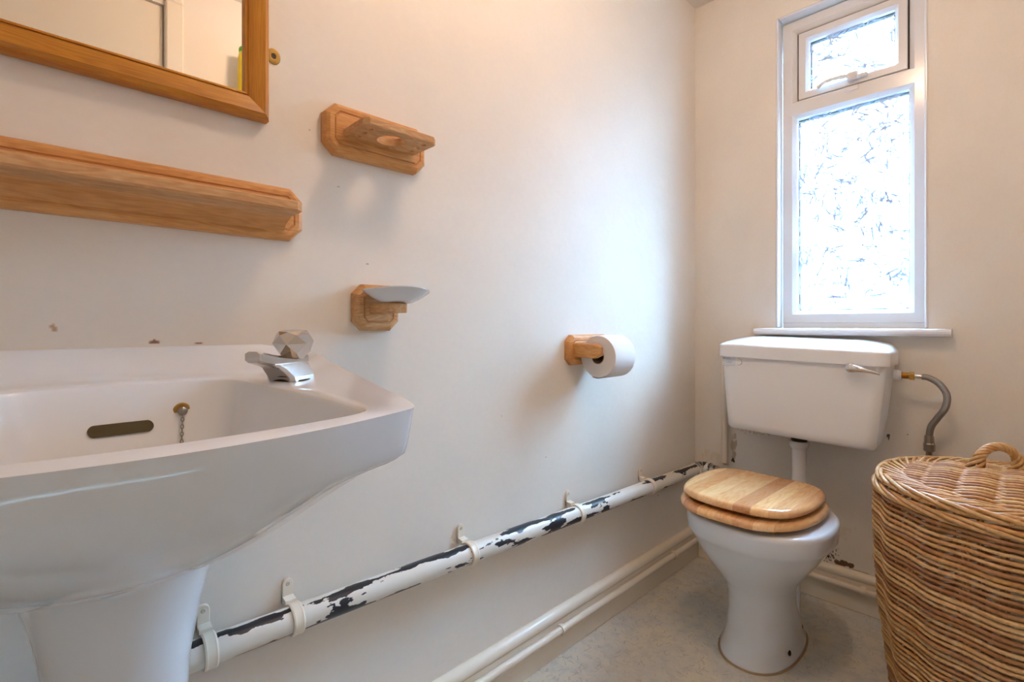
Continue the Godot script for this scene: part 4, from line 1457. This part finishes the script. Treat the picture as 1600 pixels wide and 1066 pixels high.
func build_basket() -> void:
	var at := Vector3(0.878, 0, 0.393)
	var t := thing("laundry_basket", "tall round brown wicker laundry basket in the corner by the toilet", "basket", at)
	var n := 180
	var y := 0.012
	var row := 0
	while y < 0.514:
		var pts := PackedVector3Array()
		var rads := []
		var ph := rng.randf() * TAU
		var ph2 := rng.randf() * TAU
		var thick := rng.randf_range(0.0036, 0.0043)
		for k in n:
			var a := TAU * k / n
			var wob := 0.0006 * sin(a * 4.0 + ph) + 0.0004 * sin(a * 9.0 + ph2)
			var r := basket_r(y) + 0.0033 * cos(a * 15.0) + 0.0008 * sin(a * 5.0 + ph2)
			pts.append(Vector3(r * cos(a), y + wob, r * sin(a)))
			rads.append(thick * (1.0 + 0.14 * sin(a * 2.0 + ph)))
		put("weaver", Geo.new().tube(pts, rads, 6, true).mesh(), M.wicker[(row * 7 + rng.randi_range(0, 2)) % 5], t)
		y += rng.randf_range(0.0108, 0.0119)
		row += 1
	for k in 15:      # stakes in pairs inside the weave, single ones between
		var a0 := TAU * (k + 0.5) / 15
		for d in [-0.0165, 0.0165]:
			var pts := PackedVector3Array()
			for j in 13:
				var yy := j / 12.0 * 0.521
				var r := basket_r(yy) - 0.0065
				pts.append(Vector3(r * cos(a0 + d), yy, r * sin(a0 + d)))
			put("stake", Geo.new().tube(pts, 0.0032, 6).mesh(), M.wicker[1], t)
		var a1 := TAU * k / 15
		var pin := PackedVector3Array()
		for j in 13:
			var yy := j / 12.0 * 0.521
			var r := basket_r(yy) - 0.0038
			pin.append(Vector3(r * cos(a1), yy, r * sin(a1)))
		put("stake", Geo.new().tube(pin, 0.0034, 6).mesh(), M.wicker[1], t)
	put("base", Geo.new().lathe([[0.001, 0.004], [0.195, 0.004], [0.198, 0.010], [0.195, 0.014], [0.001, 0.014]], 40).mesh(), M.wicker[1], t)
	# twisted rim: four rods laid round each other
	rope_ring(t, "rim_rod", 0.2395, 0.521, 0.0062, 4, 26, 0.0042)

	# the lid lies on top
	var l := thing("basket_lid", "round wicker lid with a twisted loop handle on the laundry basket", "lid", at + Vector3(0, 0.5385, 0))
	rope_ring(l, "border_rod", 0.232, 0.004, 0.0066, 4, 24, 0.0043)
	var dome := func(x: float, z: float) -> float:
		return 0.013 * (1.0 - (x * x + z * z) / (0.225 * 0.225))
	var z := -0.214
	row = 0
	while z < 0.215:
		var half := sqrt(maxf(0.0, 0.226 * 0.226 - z * z))
		if half > 0.04:
			var pts := PackedVector3Array()
			var cnt := int(half * 2 / 0.0055)
			var ph := rng.randf() * TAU
			for k in cnt + 1:
				var x := lerpf(-half, half, float(k) / cnt)
				var wave := 0.0040 * cos(TAU * x / 0.118 + (PI if row % 2 else 0.0))
				pts.append(Vector3(x, 0.004 + dome.call(x, z) + wave, z + 0.0011 * sin(x * 60.0 + ph)))
			put("weaver", Geo.new().tube(pts, rng.randf_range(0.0033, 0.0041), 6).mesh(), M.wicker[(row * 3 + rng.randi_range(0, 1)) % 5], l)
		z += rng.randf_range(0.0094, 0.0106)
		row += 1
	for k in 7:      # spokes the rows are woven over
		var x := (k - 3) * 0.059
		var half := sqrt(0.226 * 0.226 - x * x)
		for d in [-0.004, 0.004]:
			var pts := PackedVector3Array()
			for j in 15:
				var zz := lerpf(-half, half, j / 14.0)
				pts.append(Vector3(x + d, 0.003 + dome.call(x, zz), zz))
			put("spoke", Geo.new().tube(pts, 0.0034, 6).mesh(), M.wicker[1], l)
	# border rods: ends that come over the edge and are tucked slantwise into the lid
	for k in 54:
		var a := TAU * k / 54
		var pts := []
		for q in [[0.238, 0.0, -0.002], [0.231, 0.05, 0.0105], [0.214, 0.17, 0.0125], [0.196, 0.31, 0.0115], [0.182, 0.43, 0.007]]:
			pts.append(Vector3(q[0] * cos(a - q[1]), q[2] + 0.002 * (rng.randf() - 0.5), q[0] * sin(a - q[1])))
		put("tucked_rod", Geo.new().tube(curve(pts, 3), rng.randf_range(0.0030, 0.0038), 6).mesh(), M.wicker[[0, 2, 4, 2][k % 4]], l)
	# loop handle of five rods twisted together
	var h := Node3D.new()
	h.name = "handle"
	l.add_child(h)
	var ha := Vector3(-0.072, 0.010, -0.105); var hb := Vector3(-0.004, 0.010, -0.150)
	for s in 5:
		var pts := PackedVector3Array()
		for k in 61:
			var f := k / 60.0
			var an := PI * f
			var c := ha.lerp(hb, 0.5) + (hb - ha) * 0.5 * -cos(an) + Vector3(0, 0.056 * pow(sin(an), 0.8), 0)
			var tang := ((hb - ha) * 0.5 * sin(an) + Vector3(0, 0.052 * cos(an), 0)).normalized()
			var sd := (hb - ha).normalized().cross(Vector3.UP)
			var o := tang.cross(sd).normalized()
			var tw := TAU * (s / 5.0 + f * 3.2)
			var spread := 0.0062 + 0.014 * pow(absf(f * 2 - 1), 6.0)
			pts.append(c + (sd * cos(tw) + o * sin(tw)) * spread)
		put("handle_rod", Geo.new().tube(pts, 0.0040, 7).mesh(), M.wicker[[0, 2, 4, 0, 2][s]], h)


func rope_ring(parent: Node3D, called: String, r: float, y: float, spread: float, strands: int, twists: int, rad: float) -> void:
	for s in strands:
		var pts := PackedVector3Array()
		for k in 240:
			var a := TAU * k / 240
			var tw := a * twists / strands + TAU * s / strands
			var rr := r + spread * 0.85 * cos(tw)
			pts.append(Vector3(rr * cos(a), y + spread * sin(tw), rr * sin(a)))
		put(called, Geo.new().tube(pts, rad, 6, true).mesh(), M.wicker[[0, 4, 2, 0][s % 4]], parent)


# ------------------------------------------------------------------ seen in the mirror, and outside
func build_outside() -> void:
	# shelf and bottle on the wall opposite the mirror
	var sh := thing("wall_shelf", "small white wall shelf opposite the mirror", "shelf", Vector3(W, 1.655, 1.22))
	put("board", Geo.new().box(Vector3(-0.06, -0.009, 0), Vector3(0.12, 0.018, 0.26), 0.003).mesh(), M.gloss_white, sh)
	for z in [-0.09, 0.09]:
		put("bracket", Geo.new().box(Vector3(-0.035, -0.045, z), Vector3(0.07, 0.056, 0.012), 0.003).mesh(), M.gloss_white, sh)
	var b := thing("bottle", "yellow bottle with a green cap reflected in the mirror", "bottle", Vector3(W - 0.065, 1.655, 1.272))
	put("bottle_body", Geo.new().lathe([[0.001, 0.0], [0.026, 0.0], [0.029, 0.004], [0.029, 0.10], [0.0285, 0.17], [0.027, 0.205], [0.0245, 0.222], [0.024, 0.226]], 28).mesh(50), plain(Color(0.95, 0.83, 0.10), 0.3), b)
	put("cap", Geo.new().lathe([[0.0235, 0.226], [0.0245, 0.228], [0.0245, 0.240], [0.022, 0.244], [0.001, 0.244]], 24).mesh(), plain(Color(0.25, 0.68, 0.18), 0.35), b)
	# yard beyond the window
	var gr := Geo.new().box(Vector3(0.5, -0.6, 0), Vector3(60, 0.2, 80))
	struct("ground", gr.mesh(), plain(Color(0.24, 0.26, 0.24), 0.9))
	var f := thing("garden_wall", "low grey garden wall beyond the window", "wall", Vector3(0.5, -0.5, -6.0))
	put("wall_body", Geo.new().box(Vector3(0, 0.65, 0), Vector3(14, 1.3, 0.22), 0.01).mesh(), plain(Color(0.30, 0.33, 0.36), 0.9), f)
	put("coping", Geo.new().box(Vector3(0, 1.33, 0), Vector3(14, 0.06, 0.30), 0.01).mesh(), plain(Color(0.5, 0.52, 0.54), 0.9), f)
